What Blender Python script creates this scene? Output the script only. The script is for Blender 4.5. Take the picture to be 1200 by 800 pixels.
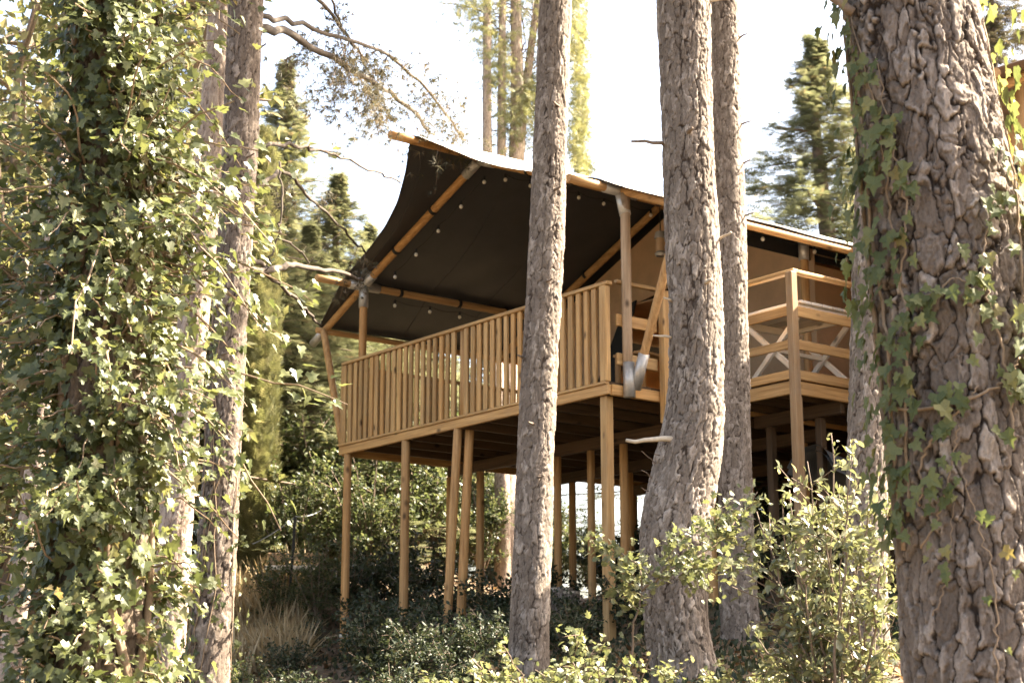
import bpy, bmesh, math, random
import numpy as np
from mathutils import Vector, Matrix

for o in list(bpy.data.objects):
    bpy.data.objects.remove(o, do_unlink=True)
S = bpy.context.scene
COL = S.collection
R = math.radians

# ------------------------------------------------------------------ camera
FPX, EYE = 1902.0, 1.6
PITCH = math.atan(430 / FPX)
cam_d = bpy.data.cameras.new('camera')
cam = bpy.data.objects.new('camera', cam_d)
COL.objects.link(cam)
cam.location = (0, 0, EYE)
cam.rotation_euler = (math.pi / 2 + PITCH, 0, 0)
cam_d.sensor_width = 36
cam_d.lens = FPX / 1200 * 36
cam_d.clip_start = 0.1
cam_d.clip_end = 2000
cam_d.dof.use_dof = True
cam_d.dof.focus_distance = 10.0
cam_d.dof.aperture_fstop = 5.0
S.camera = cam

# ------------------------------------------------------------------ light
SUN_AZ, SUN_EL = R(74), R(48)
wd = bpy.data.worlds.new('World')
S.world = wd
wd.use_nodes = True
wn, wl = wd.node_tree.nodes, wd.node_tree.links
sky = wn.new('ShaderNodeTexSky')
sky.sky_type = 'NISHITA'
sky.sun_disc = False
sky.sun_elevation = SUN_EL
sky.sun_rotation = SUN_AZ
sky.air_density = 1.0
sky.dust_density = 5.0
sky.ozone_density = 0.6
wn['Background'].inputs['Strength'].default_value = 0.088
wl.new(sky.outputs[0], wn['Background'].inputs['Color'])
sun_d = bpy.data.lights.new('sun', 'SUN')
sun_d.energy = 5.0
sun_d.angle = R(0.5)
sun_d.color = (1.0, 0.93, 0.82)
sun = bpy.data.objects.new('sun', sun_d)
COL.objects.link(sun)
SD = Vector((math.sin(SUN_AZ) * math.cos(SUN_EL), math.cos(SUN_AZ) * math.cos(SUN_EL), math.sin(SUN_EL)))
sun.rotation_euler = SD.to_track_quat('Z', 'Y').to_euler()
sun.location = SD * 60
vs = S.view_settings
vs.view_transform = 'Standard'
vs.look = 'None'
vs.gamma = 1
vs.use_curve_mapping = False
vs.exposure = 3.15
vs.use_white_balance = True
vs.white_balance_temperature = 7150
vs.white_balance_tint = 10
S.cycles.max_bounces = 6
S.cycles.diffuse_bounces = 3
S.cycles.transmission_bounces = 4

# ------------------------------------------------------------------ geometry of the view, used for surveying the place
O3 = np.array([0, 0, EYE])
CP, SP = math.cos(PITCH), math.sin(PITCH)
def at(x, y, Y):
    """world point at depth Y seen in the 1200x800 photograph at x, y"""
    a = (x - 600) / FPX; b = (400 - y) / FPX
    r = np.array([a, CP - b * SP, SP + b * CP])
    return O3 + r * (Y / r[1])
TH = R(37.6)
CU = np.array([-math.sin(TH), math.cos(TH), 0.0])
CV = np.array([math.cos(TH), math.sin(TH), 0.0])
CORN = np.array([0.988, 16.2, 4.711])          # underside of the deck's near corner

def ss(a, b, x):
    t = np.clip((np.asarray(x, float) - a) / (b - a), 0, 1)
    return t * t * (3 - 2 * t)

# ------------------------------------------------------------------ noise
def _h(ix, iy, iz, seed):
    n = (ix.astype(np.int64) * 374761393 + iy.astype(np.int64) * 668265263 + iz.astype(np.int64) * 2147483647 + seed * 1274126177) & 0xffffffff
    n = ((n ^ (n >> 13)) * 1274126177) & 0xffffffff
    return ((n ^ (n >> 16)) & 0xffff) / 65535.0
def noise3(P, seed=0):
    P = np.asarray(P, float)
    i = np.floor(P).astype(np.int64); f = P - i
    f = f * f * (3 - 2 * f)
    r = 0
    for dx in (0, 1):
        wx = f[..., 0] if dx else 1 - f[..., 0]
        for dy in (0, 1):
            wy = f[..., 1] if dy else 1 - f[..., 1]
            for dz in (0, 1):
                wz = f[..., 2] if dz else 1 - f[..., 2]
                r = r + wx * wy * wz * _h(i[..., 0] + dx, i[..., 1] + dy, i[..., 2] + dz, seed)
    return r * 2 - 1

def ground_z(x, y):
    x = np.asarray(x, float); y = np.asarray(y, float)
    # the slope climbs along the depth of the deck
    w = (x - .988) * .792 + (y - 16.2) * .610
    z = np.interp(w, [-300, -60, -25, -10.7, -6, -2.3, 0, 1.6, 3.2, 5, 10, 60, 400], [-9, -6, -2.2, 0, .95, 1.84, 2.24, 2.58, 2.92, 3.2, 3.5, 3.9, 6])
    z = z + .78 * np.maximum(ss(20.5, 26, y) * ss(1, -2, x), ss(19.6, 22.3, y) * ss(-.8, -2.7, x))
    z = z + 1.5 * ss(2.2, 5.0, x) * ss(20.5, 24.5, y) * (1 - ss(40, 80, y))
    q = np.stack([x * .5, y * .5, x * 0], -1)
    q2 = np.stack([x * 1.7, y * 1.7, x * 0], -1)
    return z + .13 * noise3(q, 3) + .05 * noise3(q2, 4)
def gz(x, y): return float(ground_z(np.array([x]), np.array([y]))[0])

# ------------------------------------------------------------------ object helpers
def tag(o, label=None, cat=None, group=None, kind=None):
    if label: o['label'] = label
    if cat: o['category'] = cat
    if group: o['group'] = group
    if kind: o['kind'] = kind
    return o
def empty(name, loc, rz=0.0, label=None, cat=None, group=None):
    o = bpy.data.objects.new(name, None)
    o.empty_display_size = .2
    COL.objects.link(o)
    o.location = [float(t) for t in loc]
    o.rotation_euler = (0, 0, rz)
    return tag(o, label, cat, group)
def mesh(name, V, F, mats, smooth=False, attrs=None, midx=None):
    V = np.asarray(V, np.float32).reshape(-1, 3)
    if not isinstance(F, (list, tuple)): F = [F]
    F = [np.asarray(f, np.int32) for f in F if len(f)]
    me = bpy.data.meshes.new(name)
    me.vertices.add(len(V)); me.vertices.foreach_set('co', V.ravel())
    loops = np.concatenate([f.ravel() for f in F])
    tot = np.concatenate([np.full(len(f), f.shape[1], np.int32) for f in F])
    start = np.concatenate([[0], np.cumsum(tot)[:-1]]).astype(np.int32)
    me.loops.add(len(loops)); me.loops.foreach_set('vertex_index', loops)
    me.polygons.add(len(tot))
    me.polygons.foreach_set('loop_start', start)
    me.polygons.foreach_set('loop_total', tot)
    if not isinstance(mats, (list, tuple)): mats = [mats]
    for m in mats: me.materials.append(m)
    if midx is not None: me.polygons.foreach_set('material_index', np.asarray(midx, np.int32))
    me.polygons.foreach_set('use_smooth', np.full(len(tot), smooth))
    if attrs:
        for k, a in attrs.items():
            at_ = me.attributes.new(k, 'FLOAT', 'POINT')
            at_.data.foreach_set('value', np.asarray(a, np.float32))
    me.update(calc_edges=True)
    return me
def link(name, me, parent=None, loc=(0, 0, 0), rot=(0, 0, 0)):
    o = bpy.data.objects.new(name, me)
    COL.objects.link(o)
    if parent is not None: o.parent = parent
    o.location = [float(t) for t in loc]; o.rotation_euler = rot
    return o
def mk(name, V, F, mats, parent=None, world=True, **kw):
    """mesh object; V in world coordinates, moved into the frame of an unrotated parent"""
    V = np.asarray(V, float)
    loc = (0, 0, 0)
    if parent is not None and world: V = V - np.array(parent.location)
    if parent is None:
        c = np.array([V[:, 0].mean(), V[:, 1].mean(), V[:, 2].min()]); V = V - c; loc = c
    return link(name, mesh(name, V, F, mats, **kw), parent, loc)
def copy_tree(o, parent=None, **kw):
    c = o.copy(); COL.objects.link(c); c.parent = parent
    for ch in list(o.children): copy_tree(ch, c)
    return c

class Acc:
    """collects shapes of one part"""
    def __init__(s): s.V = []; s.T = []; s.Q = []; s.A = []; s.n = 0
    def add(s, V, F, rnd=None):
        V = np.asarray(V, float); F = np.asarray(F)
        s.V.append(V)
        (s.T if F.shape[1] == 3 else s.Q).append(F + s.n)
        s.A.append(np.zeros(len(V)) if rnd is None else np.broadcast_to(rnd, (len(V),)))
        s.n += len(V)
    def data(s):
        F = []
        if s.T: F.append(np.concatenate(s.T))
        if s.Q: F.append(np.concatenate(s.Q))
        return np.concatenate(s.V), F, {'rnd': np.concatenate(s.A)}
    def build(s, name, mat, parent=None, smooth=False, world=True):
        V, F, A = s.data()
        return mk(name, V, F, mat, parent, world, smooth=smooth, attrs=A)

def tube(pts, rad, n=8, cap=True):
    P = np.asarray(pts, float); m = len(P)
    r = np.broadcast_to(np.asarray(rad, float), (m,))
    T = np.gradient(P, axis=0); T /= np.linalg.norm(T, axis=1)[:, None] + 1e-9
    a = np.array([0, 0, 1.0]) if abs(T[0, 2]) < .9 else np.array([1.0, 0, 0])
    N = np.zeros_like(P)
    x = np.cross(a, T[0]); x /= np.linalg.norm(x); N[0] = x
    for i in range(1, m):
        x = N[i - 1] - T[i] * (N[i - 1] @ T[i]); N[i] = x / (np.linalg.norm(x) + 1e-9)
    B = np.cross(T, N)
    an = np.arange(n) * 2 * math.pi / n
    V = P[:, None] + r[:, None, None] * (np.cos(an)[None, :, None] * N[:, None] + np.sin(an)[None, :, None] * B[:, None])
    V = V.reshape(-1, 3)
    i = np.arange(m - 1)[:, None] * n; j = np.arange(n)[None]; k = (j + 1) % n
    Q = np.stack([i + j, i + k, i + n + k, i + n + j], -1).reshape(-1, 4)
    if cap:
        V = np.concatenate([V, P[:1], P[-1:]])
        c0, c1 = m * n, m * n + 1
        j = np.arange(n); k = (j + 1) % n
        e = np.concatenate([np.stack([k, j, np.full(n, c0), np.full(n, c0)], -1), np.stack([(m - 1) * n + j, (m - 1) * n + k, np.full(n, c1), np.full(n, c1)], -1)])
        return V, Q, e[:, :3]
    return V, Q, None
def add_tube(acc, pts, rad, n=8, rnd=None, cap=True):
    V, Q, T = tube(pts, rad, n, cap)
    base = acc.n
    acc.add(V, Q, rnd)
    if T is not None: acc.T.append(T + base)
BOXF = np.array([[0, 3, 2, 1], [4, 5, 6, 7], [0, 1, 5, 4], [1, 2, 6, 5], [2, 3, 7, 6], [3, 0, 4, 7]])
def boxv(x0, x1, y0, y1, z0, z1):
    return np.array([[x0, y0, z0], [x1, y0, z0], [x1, y1, z0], [x0, y1, z0], [x0, y0, z1], [x1, y0, z1], [x1, y1, z1], [x0, y1, z1]], float)
def bevbox(name, sx, sy, sz, b, mat, wob=0, seed=0):
    """a box with worn edges, base centre at the origin"""
    bm = bmesh.new()
    bmesh.ops.create_cube(bm, size=1)
    for v in bm.verts:
        v.co = Vector((v.co.x * sx, v.co.y * sy, (v.co.z + .5) * sz))
    if b: bmesh.ops.bevel(bm, geom=list(bm.edges), offset=b, segments=1, affect='EDGES')
    rr = random.Random(seed)
    if wob:
        for v in bm.verts: v.co += Vector((rr.uniform(-wob, wob), rr.uniform(-wob, wob), 0))
    me = bpy.data.meshes.new(name)
    bm.to_mesh(me); bm.free()
    me.materials.append(mat)
    return me
def beam(name, x0, x1, y0, y1, z0, z1, mat, parent, b=.006):
    me = bevbox(name, x1 - x0, y1 - y0, z1 - z0, b, mat)
    return link(name, me, parent, ((x0 + x1) / 2, (y0 + y1) / 2, z0))
def pole(name, p, q, r, mat, parent, n=14, taper=1.0):
    p = np.asarray(p, float); q = np.asarray(q, float)
    m = max(3, int(np.linalg.norm(q - p) / .35) + 2)
    t = np.linspace(0, 1, m)
    a = Acc(); add_tube(a, p + (q - p) * t[:, None], r * (1 + (taper - 1) * t), n)
    V, F, A = a.data()
    o = link(name, mesh(name, V - p, F, mat, smooth=True), parent, p)
    for pl in o.data.polygons:
        if len(pl.vertices) == 3: pl.use_smooth = False
    return o

# ------------------------------------------------------------------ materials
def nmat(name):
    m = bpy.data.materials.new(name); m.use_nodes = True
    nt = m.node_tree
    return m, nt, nt.nodes['Principled BSDF'], nt.nodes['Material Output']
def ramp(nt, fac, stops):
    r = nt.nodes.new('ShaderNodeValToRGB')
    while len(r.color_ramp.elements) < len(stops): r.color_ramp.elements.new(.5)
    for e, (p, c) in zip(r.color_ramp.elements, stops):
        e.position = p; e.color = (*c, 1)
    nt.links.new(fac, r.inputs[0])
    return r.outputs[0]
def texco(nt, scale=(1, 1, 1), rand=True):
    tc = nt.nodes.new('ShaderNodeTexCoord')
    mp = nt.nodes.new('ShaderNodeMapping'); mp.inputs['Scale'].default_value = scale
    nt.links.new(tc.outputs['Object'], mp.inputs['Vector'])
    out = mp.outputs[0]
    if rand:
        oi = nt.nodes.new('ShaderNodeObjectInfo')
        ad = nt.nodes.new('ShaderNodeVectorMath'); ad.operation = 'ADD'
        mu = nt.nodes.new('ShaderNodeMath'); mu.operation = 'MULTIPLY'; mu.inputs[1].default_value = 37.0
        nt.links.new(oi.outputs['Random'], mu.inputs[0])
        nt.links.new(out, ad.inputs[0]); nt.links.new(mu.outputs[0], ad.inputs[1])
        out = ad.outputs[0]
    return out
def noise(nt, vec, scale, detail=4, rough=.6):
    n = nt.nodes.new('ShaderNodeTexNoise')
    n.inputs['Scale'].default_value = scale; n.inputs['Detail'].default_value = detail; n.inputs['Roughness'].default_value = rough
    if vec is not None: nt.links.new(vec, n.inputs['Vector'])
    return n.outputs['Fac']
def mixc(nt, fac, a, b, mode='MIX'):
    m = nt.nodes.new('ShaderNodeMix'); m.data_type = 'RGBA'; m.blend_type = mode
    for s, v in ((0, fac), (6, a), (7, b)):
        if hasattr(v, 'is_output'): nt.links.new(v, m.inputs[s])
        elif s == 0: m.inputs[0].default_value = v
        else: m.inputs[s].default_value = (*v, 1)
    return m.outputs[2]
def bump(nt, h, st, dist, bsdf):
    b = nt.nodes.new('ShaderNodeBump'); b.inputs['Strength'].default_value = st; b.inputs['Distance'].default_value = dist
    nt.links.new(h, b.inputs['Height']); nt.links.new(b.outputs[0], bsdf.inputs['Normal'])
def wood(name, dark, light, axis=2, weather=0.0):
    m, nt, bs, out = nmat(name)
    sc = [38, 38, 38]; sc[axis] = 1.6
    v = texco(nt, sc)
    g = noise(nt, v, 1.0, 5, .65)
    c = ramp(nt, g, [(.3, dark), (.7, light)])
    sk = [9, 9, 9]; sk[axis] = 5
    vk = texco(nt, sk)
    vo = nt.nodes.new('ShaderNodeTexVoronoi'); vo.inputs['Scale'].default_value = .55
    nt.links.new(vk, vo.inputs['Vector'])
    kn = ramp(nt, vo.outputs['Distance'], [(.05, (0, 0, 0)), (.16, (1, 1, 1))])
    c = mixc(nt, kn, tuple(t * .38 for t in dark), c)
    oi = nt.nodes.new('ShaderNodeObjectInfo')
    tone = ramp(nt, oi.outputs['Random'], [(0, (.72, .70, .68)), (.5, (1, 1, 1)), (1, (1.0, .9, .78))])
    c = mixc(nt, 1.0, c, tone, 'MULTIPLY')
    if weather:
        w = noise(nt, texco(nt, (3, 3, 3)), 1.5, 5)
        w = ramp(nt, w, [(.45, (0, 0, 0)), (.75, (weather,) * 3)])
        c = mixc(nt, w, c, (.30, .26, .21))
    nt.links.new(c, bs.inputs['Base Color'])
    bs.inputs['Roughness'].default_value = .62
    bs.inputs['Specular IOR Level'].default_value = .3
    bump(nt, g, .25, .004, bs)
    return m
def plain(name, col, rough=.6, metal=0, var=.25, scale=12, trans=0, bst=.15):
    m, nt, bs, out = nmat(name)
    g = noise(nt, texco(nt), scale, 5)
    c = ramp(nt, g, [(.25, tuple(t * (1 - var) for t in col)), (.75, tuple(min(1, t * (1 + var)) for t in col))])
    nt.links.new(c, bs.inputs['Base Color'])
    bs.inputs['Roughness'].default_value = rough
    bs.inputs['Metallic'].default_value = metal
    bs.inputs['Specular IOR Level'].default_value = .35
    if bst: bump(nt, g, bst, .004, bs)
    if trans:
        t = nt.nodes.new('ShaderNodeBsdfTranslucent'); nt.links.new(c, t.inputs['Color'])
        mx = nt.nodes.new('ShaderNodeMixShader'); mx.inputs[0].default_value = trans
        nt.links.new(bs.outputs[0], mx.inputs[1]); nt.links.new(t.outputs[0], mx.inputs[2]); nt.links.new(mx.outputs[0], out.inputs['Surface'])
    return m
def leafmat(name, stops, trans=.4, rough=.42, tint=(1.15, 1.1, .80), spec=.4):
    """stops: ramp over the per-leaf random value"""
    m, nt, bs, out = nmat(name)
    a = nt.nodes.new('ShaderNodeAttribute'); a.attribute_name = 'rnd'
    oi = nt.nodes.new('ShaderNodeObjectInfo')
    ad = nt.nodes.new('ShaderNodeMath'); ad.operation = 'ADD'
    nt.links.new(a.outputs['Fac'], ad.inputs[0]); nt.links.new(oi.outputs['Random'], ad.inputs[1])
    fr = nt.nodes.new('ShaderNodeMath'); fr.operation = 'FRACT'; nt.links.new(ad.outputs[0], fr.inputs[0])
    c = ramp(nt, fr.outputs[0], stops)
    g = noise(nt, texco(nt, rand=False), 25, 3)
    g = ramp(nt, g, [(.3, (.8, .8, .8)), (.7, (1.12, 1.12, 1.12))])
    c = mixc(nt, 1.0, c, g, 'MULTIPLY')
    nt.links.new(c, bs.inputs['Base Color'])
    bs.inputs['Roughness'].default_value = rough
    bs.inputs['Specular IOR Level'].default_value = spec
    t = nt.nodes.new('ShaderNodeBsdfTranslucent')
    nt.links.new(mixc(nt, 1.0, c, tint, 'MULTIPLY'), t.inputs['Color'])
    mx = nt.nodes.new('ShaderNodeMixShader'); mx.inputs[0].default_value = trans
    nt.links.new(bs.outputs[0], mx.inputs[1]); nt.links.new(t.outputs[0], mx.inputs[2]); nt.links.new(mx.outputs[0], out.inputs['Surface'])
    return m
def barkmat(name, crack, mid, light, fine=60):
    m, nt, bs, out = nmat(name)
    a = nt.nodes.new('ShaderNodeAttribute'); a.attribute_name = 'rnd'
    k = nt.nodes.new('ShaderNodeAttribute'); k.attribute_name = 'crack'
    c = ramp(nt, a.outputs['Fac'], [(0, tuple(t * .72 for t in mid)), (.5, mid), (1, light)])
    g = noise(nt, texco(nt, (1, 1, .45), False), fine, 6, .7)
    gr = ramp(nt, g, [(.3, (.62, .58, .54)), (.5, (1, 1, 1)), (.75, (1.22, 1.2, 1.17))])
    c = mixc(nt, 1.0, c, gr, 'MULTIPLY')
    kr = ramp(nt, k.outputs['Fac'], [(0.0, (0, 0, 0)), (.55, (1, 1, 1))])
    c = mixc(nt, kr, crack, c)
    nt.links.new(c, bs.inputs['Base Color'])
    bs.inputs['Roughness'].default_value = .88
    bs.inputs['Specular IOR Level'].default_value = .2
    bump(nt, g, .7, .012, bs)
    return m

M = {}
WX = lambda n, d, l, w=0: [wood(n + '_along_x', d, l, 0, w), wood(n + '_along_y', d, l, 1, w), wood(n + '_along_z', d, l, 2, w)]
M['deck'] = WX('deck_timber', (.36, .20, .078), (.70, .455, .205), .15)
M['old'] = WX('weathered_timber', (.20, .12, .06), (.40, .27, .15), .35)
M['pole'] = WX('round_pole_timber', (.34, .18, .07), (.64, .39, .175))
M['grey'] = WX('silvered_timber', (.30, .22, .15), (.52, .42, .32))
M['shade'] = WX('shade_darkened_timber', (.055, .033, .018), (.13, .082, .045))  # timber colour darkened to put the shade below the decks into it
M['white'] = WX('pale_painted_timber', (.72, .68, .60), (.86, .83, .77))
M['steel'] = plain('galvanised_steel', (.50, .48, .45), .45, .55, .18, 30)
M['black'] = plain('black_strap', (.02, .018, .016), .6)
M['dark_iron'] = plain('dark_iron', (.03, .03, .03), .5, .4)
M['can_top'] = plain('canvas_outer', (.74, .70, .62), .85, 0, .08, 6)
M['can_under'] = plain('canvas_lining', (.058, .056, .057), .55, 0, .12, 3, bst=.1)
M['tan'] = plain('tan_tent_fabric', (.70, .49, .30), .8, 0, .12, 4, trans=.4)
M['cuff'] = plain('black_tent_fabric', (.018, .017, .017), .7)
M['tarp'] = plain('grey_tarpaulin', (.16, .17, .18), .4, 0, .2, 6)
M['glass'] = plain('frosted_bulb', (.75, .70, .60), .25, 0, .05, 6, bst=0)
M['cushion'] = plain('charcoal_cloth', (.035, .035, .037), .8)
M['wire'] = plain('grey_wire', (.30, .32, .33), .4, .3)
M['bark'] = barkmat('pine_bark', (.050, .035, .026), (.185, .150, .122), (.41, .355, .305))
M['bark_big'] = barkmat('old_pine_bark', (.030, .021, .016), (.145, .113, .09), (.34, .285, .24), 80)
M['bark_pale'] = barkmat('pale_bark', (.12, .08, .06), (.32, .25, .20), (.46, .38, .31), 50)
M['bark_dark'] = barkmat('ivy_grown_bark', (.05, .036, .026), (.12, .09, .065), (.22, .17, .13), 50)
M['twig'] = plain('twig_bark', (.17, .125, .09), .85, 0, .35, 30)
M['limb'] = plain('limb_bark', (.085, .065, .048), .9, 0, .35, 30)
M['vine'] = plain('ivy_vine_bark', (.22, .155, .10), .85, 0, .3, 40)
M['cut'] = plain('broken_wood', (.50, .42, .32), .8, 0, .2, 40)
M['ivy'] = leafmat('ivy_leaf', [(0, (.066, .082, .032)), (.5, (.112, .13, .052)), (.85, (.17, .185, .08)), (.97, (.22, .22, .10)), (1, (.22, .17, .08))], .44, .38, spec=.4)
M['ivy_pale'] = leafmat('climbing_ivy_leaf', [(0, (.085, .105, .040)), (.5, (.13, .150, .058)), (.85, (.18, .19, .08)), (.96, (.24, .22, .09)), (1, (.25, .18, .07))], .45, .5, spec=.25)
M['haw'] = leafmat('hawthorn_leaf', [(0, (0.106, 0.125, 0.059)), (.6, (0.167, 0.184, 0.092)), (1, (0.233, 0.227, 0.130))], .42, .4)
M['shrub_sun'] = leafmat('pale_shrub_leaf', [(0, (.11, .125, .058)), (.6, (.19, .20, .105)), (1, (.30, .285, .17))], .40, .30, (1.12, 1.1, .85), .65)
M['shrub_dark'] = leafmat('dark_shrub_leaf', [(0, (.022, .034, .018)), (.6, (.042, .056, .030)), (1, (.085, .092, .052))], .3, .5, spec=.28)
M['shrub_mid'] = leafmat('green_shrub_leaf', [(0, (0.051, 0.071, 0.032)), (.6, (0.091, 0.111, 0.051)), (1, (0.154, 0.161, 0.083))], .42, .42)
M['broad'] = leafmat('broad_tree_leaf', [(0, (0.088, 0.097, 0.041)), (.6, (0.143, 0.146, 0.069)), (1, (0.220, 0.199, 0.113))], .45, .5)
M['fir'] = leafmat('fir_needles', [(0, (.11, .122, .07)), (.6, (.16, .17, .10)), (.93, (.21, .21, .13)), (1, (.23, .17, .10))], .5, .6, (1.1, 1.06, .85), .3)
M['pine'] = leafmat('pine_needles', [(0, (0.076, 0.074, 0.048)), (.6, (0.120, 0.109, 0.072)), (1, (0.195, 0.152, 0.104))], .34, .6, (1.12, 1.06, .85), .3)
M['cyp'] = leafmat('cypress_scales', [(0, (.12, .13, .055)), (.6, (.18, .185, .085)), (1, (.25, .235, .12))], .4, .6, (1.12, 1.06, .85), .3)
M['straw'] = leafmat('dry_grass', [(0, (.25, .19, .10)), (.6, (.38, .29, .17)), (1, (.50, .41, .27))], .3, .7, (1.1, 1, .8), .2)
M['litter'] = leafmat('fallen_leaf', [(0, (.10, .06, .03)), (.6, (.19, .115, .06)), (1, (.30, .21, .12))], .15, .7, (1.1, 1, .8), .2)

# ------------------------------------------------------------------ ground
def build_ground():
    m, nt, bs, out = nmat('forest_floor')
    v = texco(nt, rand=False)
    a = noise(nt, v, 1.3, 6); b = noise(nt, v, 22, 6, .7)
    c = ramp(nt, b, [(.3, (.055, .036, .022)), (.55, (.13, .085, .05)), (.78, (.23, .165, .10))])
    gsel = ramp(nt, a, [(.48, (0, 0, 0)), (.66, (.75, .75, .75))])
    c = mixc(nt, gsel, c, (.075, .085, .03))
    nt.links.new(c, bs.inputs['Base Color']); bs.inputs['Roughness'].default_value = .95
    bump(nt, b, .8, .03, bs)
    xs = np.concatenate([[-400, -250, -150, -90, -60, -40], np.arange(-30, -10, 1.5), np.arange(-10, 12, .2), np.arange(12, 32, 1.5), [40, 60, 90, 150, 250, 400]])
    ys = np.concatenate([[-60, -40, -25, -14], np.arange(-8, 5, .6), np.arange(5, 30, .2), np.arange(30, 50, 1.0), [55, 62, 75, 95, 130, 180, 260, 400]])
    X, Y = np.meshgrid(xs, ys)
    Z = ground_z(X, Y)
    V = np.stack([X, Y, Z], -1).reshape(-1, 3)
    ny, nx = X.shape
    i = np.arange(ny - 1)[:, None] * nx + np.arange(nx - 1)[None]
    Q = np.stack([i, i + 1, i + nx + 1, i + nx], -1).reshape(-1, 4)
    o = link('ground', mesh('ground', V, Q, m, smooth=True))
    tag(o, kind='structure')
build_ground()
# ------------------------------------------------------------------ the deck (local frame: x along CV, y along CU)
BZ = 2.45
DECK_LOC = (CORN[0], CORN[1], CORN[2] - BZ)
def W(v, u, z): return CORN + CV * v + CU * u + np.array([0, 0, z])
DEP = 8.4                                         # depth of the deck along CV
def build_deck():
    D = empty('raised_deck', DECK_LOC, TH, 'raised timber deck on tall round stilts with a slatted balustrade', 'deck')
    dx, dy, dz = M['deck']
    rr = random.Random(5)
    L = lambda z: z + BZ
    # rim
    beam('rim_beam', -.045, 0, -.03, 5.14, L(0), L(.102), dy, D)
    beam('rim_beam', .003, DEP, -.05, -.005, L(-.01), L(.102), dx, D)
    beam('rim_beam', .003, DEP, 5.10, 5.145, L(-.01), L(.102), dx, D)
    beam('rim_beam', DEP + .003, DEP + .048, -.05, 5.145, L(-.01), L(.102), dy, D)
    # floor planks
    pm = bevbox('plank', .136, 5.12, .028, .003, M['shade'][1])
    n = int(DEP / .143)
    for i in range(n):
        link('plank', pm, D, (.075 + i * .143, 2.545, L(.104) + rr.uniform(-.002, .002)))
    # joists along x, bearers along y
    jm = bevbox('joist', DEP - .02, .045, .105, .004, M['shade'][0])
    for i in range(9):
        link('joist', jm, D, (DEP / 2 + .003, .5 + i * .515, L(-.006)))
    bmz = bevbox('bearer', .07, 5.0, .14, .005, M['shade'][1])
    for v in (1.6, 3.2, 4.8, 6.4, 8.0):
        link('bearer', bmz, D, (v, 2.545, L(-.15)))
    # balustrade on the front
    beam('bottom_rail', -.064, -.003, -.01, 5.14, L(.105), L(.133), dy, D, .004)
    beam('top_rail', -.062, .018, -.05, 5.10, L(1.142), L(1.18), dy, D, .005)
    bms = [bevbox('baluster', .034, .069 + w, 1.005, .006, dz, .002, i) for i, w in enumerate((0, -.006, .004, -.003, .007))]
    nb = 40
    for i in range(nb):
        y = .19 + i * (5.05 - .19) / (nb - 1)
        if abs(y - 2.54) < .05: continue
        link('baluster', bms[rr.randrange(5)], D, (-.028 + rr.uniform(-.003, .003), y + rr.uniform(-.006, .006), L(.135)), (rr.uniform(-.003, .003), rr.uniform(-.002, .002), rr.uniform(-.03, .03)))
    beam('end_post', -.062, .012, -.02, .075, L(.135), L(1.14), dz, D, .006)
    beam('end_post', -.05, .02, 5.07, 5.12, L(.135), L(1.14), dz, D, .006)
    pole('rail_post', (.02, 2.54, L(.11)), (.02, 2.54, L(1.14)), .05, M['pole'][2], D)
    # balustrade along the left side
    beam('top_rail', .03, 3.0, 5.075, 5.135, L(1.12), L(1.16), dx, D)
    lms = [bevbox('baluster', .076 + w, .034, .985, .006, dz, .002, 9 + i) for i, w in enumerate((0, -.006, .006))]
    for i in range(24):
        link('baluster', lms[rr.randrange(3)], D, (.13 + i * .122, 5.108 + rr.uniform(-.003, .003), L(.135)), (0, 0, rr.uniform(-.03, .03)))
    # boarded rail on the right side
    beam('top_rail', .08, .64, -.05, .0, L(1.175), L(1.215), dx, D)
    for z in (.315, .725):
        beam('rail_board', .08, .64, -.045, -.012, L(z), L(z + .125), dx, D)
    beam('rail_post', .64, .725, -.145, -.06, L(-.235), L(1.17), dz, D)
    for z in (.50, .73):
        beam('rail_board', .728, 1.26, -.13, -.095, L(z), L(z + .16), dx, D)
    # stilts
    def stilt(v, u, zt, r, v2=None, u2=None, sq=False):
        v2 = v if v2 is None else v2; u2 = u if u2 is None else u2
        w = W(v2, u2, 0); zb = gz(w[0], w[1]) - .25 - DECK_LOC[2]
        if sq:
            me = bevbox('stilt', 2 * r, 2 * r, L(zt) - zb, .008, dz)
            o = link('stilt', me, D, (v, u, zb))
        else:
            o = pole('stilt', (v2, u2, zb), (v, u, L(zt)), r, M['pole'][2], D, 14, .94)
        return o
    stilt(.05, .10, -.002, .05, sq=True)
    stilt(.0, 2.63, -.002, .052, .0, 2.86); stilt(.12, 2.57, -.012, .055, .10, 2.73)
    stilt(.0, 3.69, -.002, .055); s = stilt(.0, 4.99, -.002, .052)
    w = W(0, 4.99, 0)
    a = Acc(); add_tube(a, [(0, 4.99, L(-2.26)), (0, 4.99, L(-2.225))], .0575, 14)
    V, F, A = a.data(); link('band', mesh('band', V - np.array([0, 4.99, L(-2.5)]), F, M['white'][2], smooth=True), s, (0, 0, L(-2.5) - s.location.z))
    for v, us in ((1.6, (.2, 1.60, 2.18, 2.80, 4.36, 5.02)), (3.2, (.3, 1.2, 2.2, 3.3, 4.45, 5.0)), (4.8, (.3, 1.5, 2.7, 3.9, 5.0)), (6.4, (.3, 1.6, 3.4, 5.0)), (8.0, (.3, 2.5, 5.0))):
        for u in us: stilt(v, u, -.152, .052 * rr.uniform(.9, 1.08))
    return D
DECK = build_deck()

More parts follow.
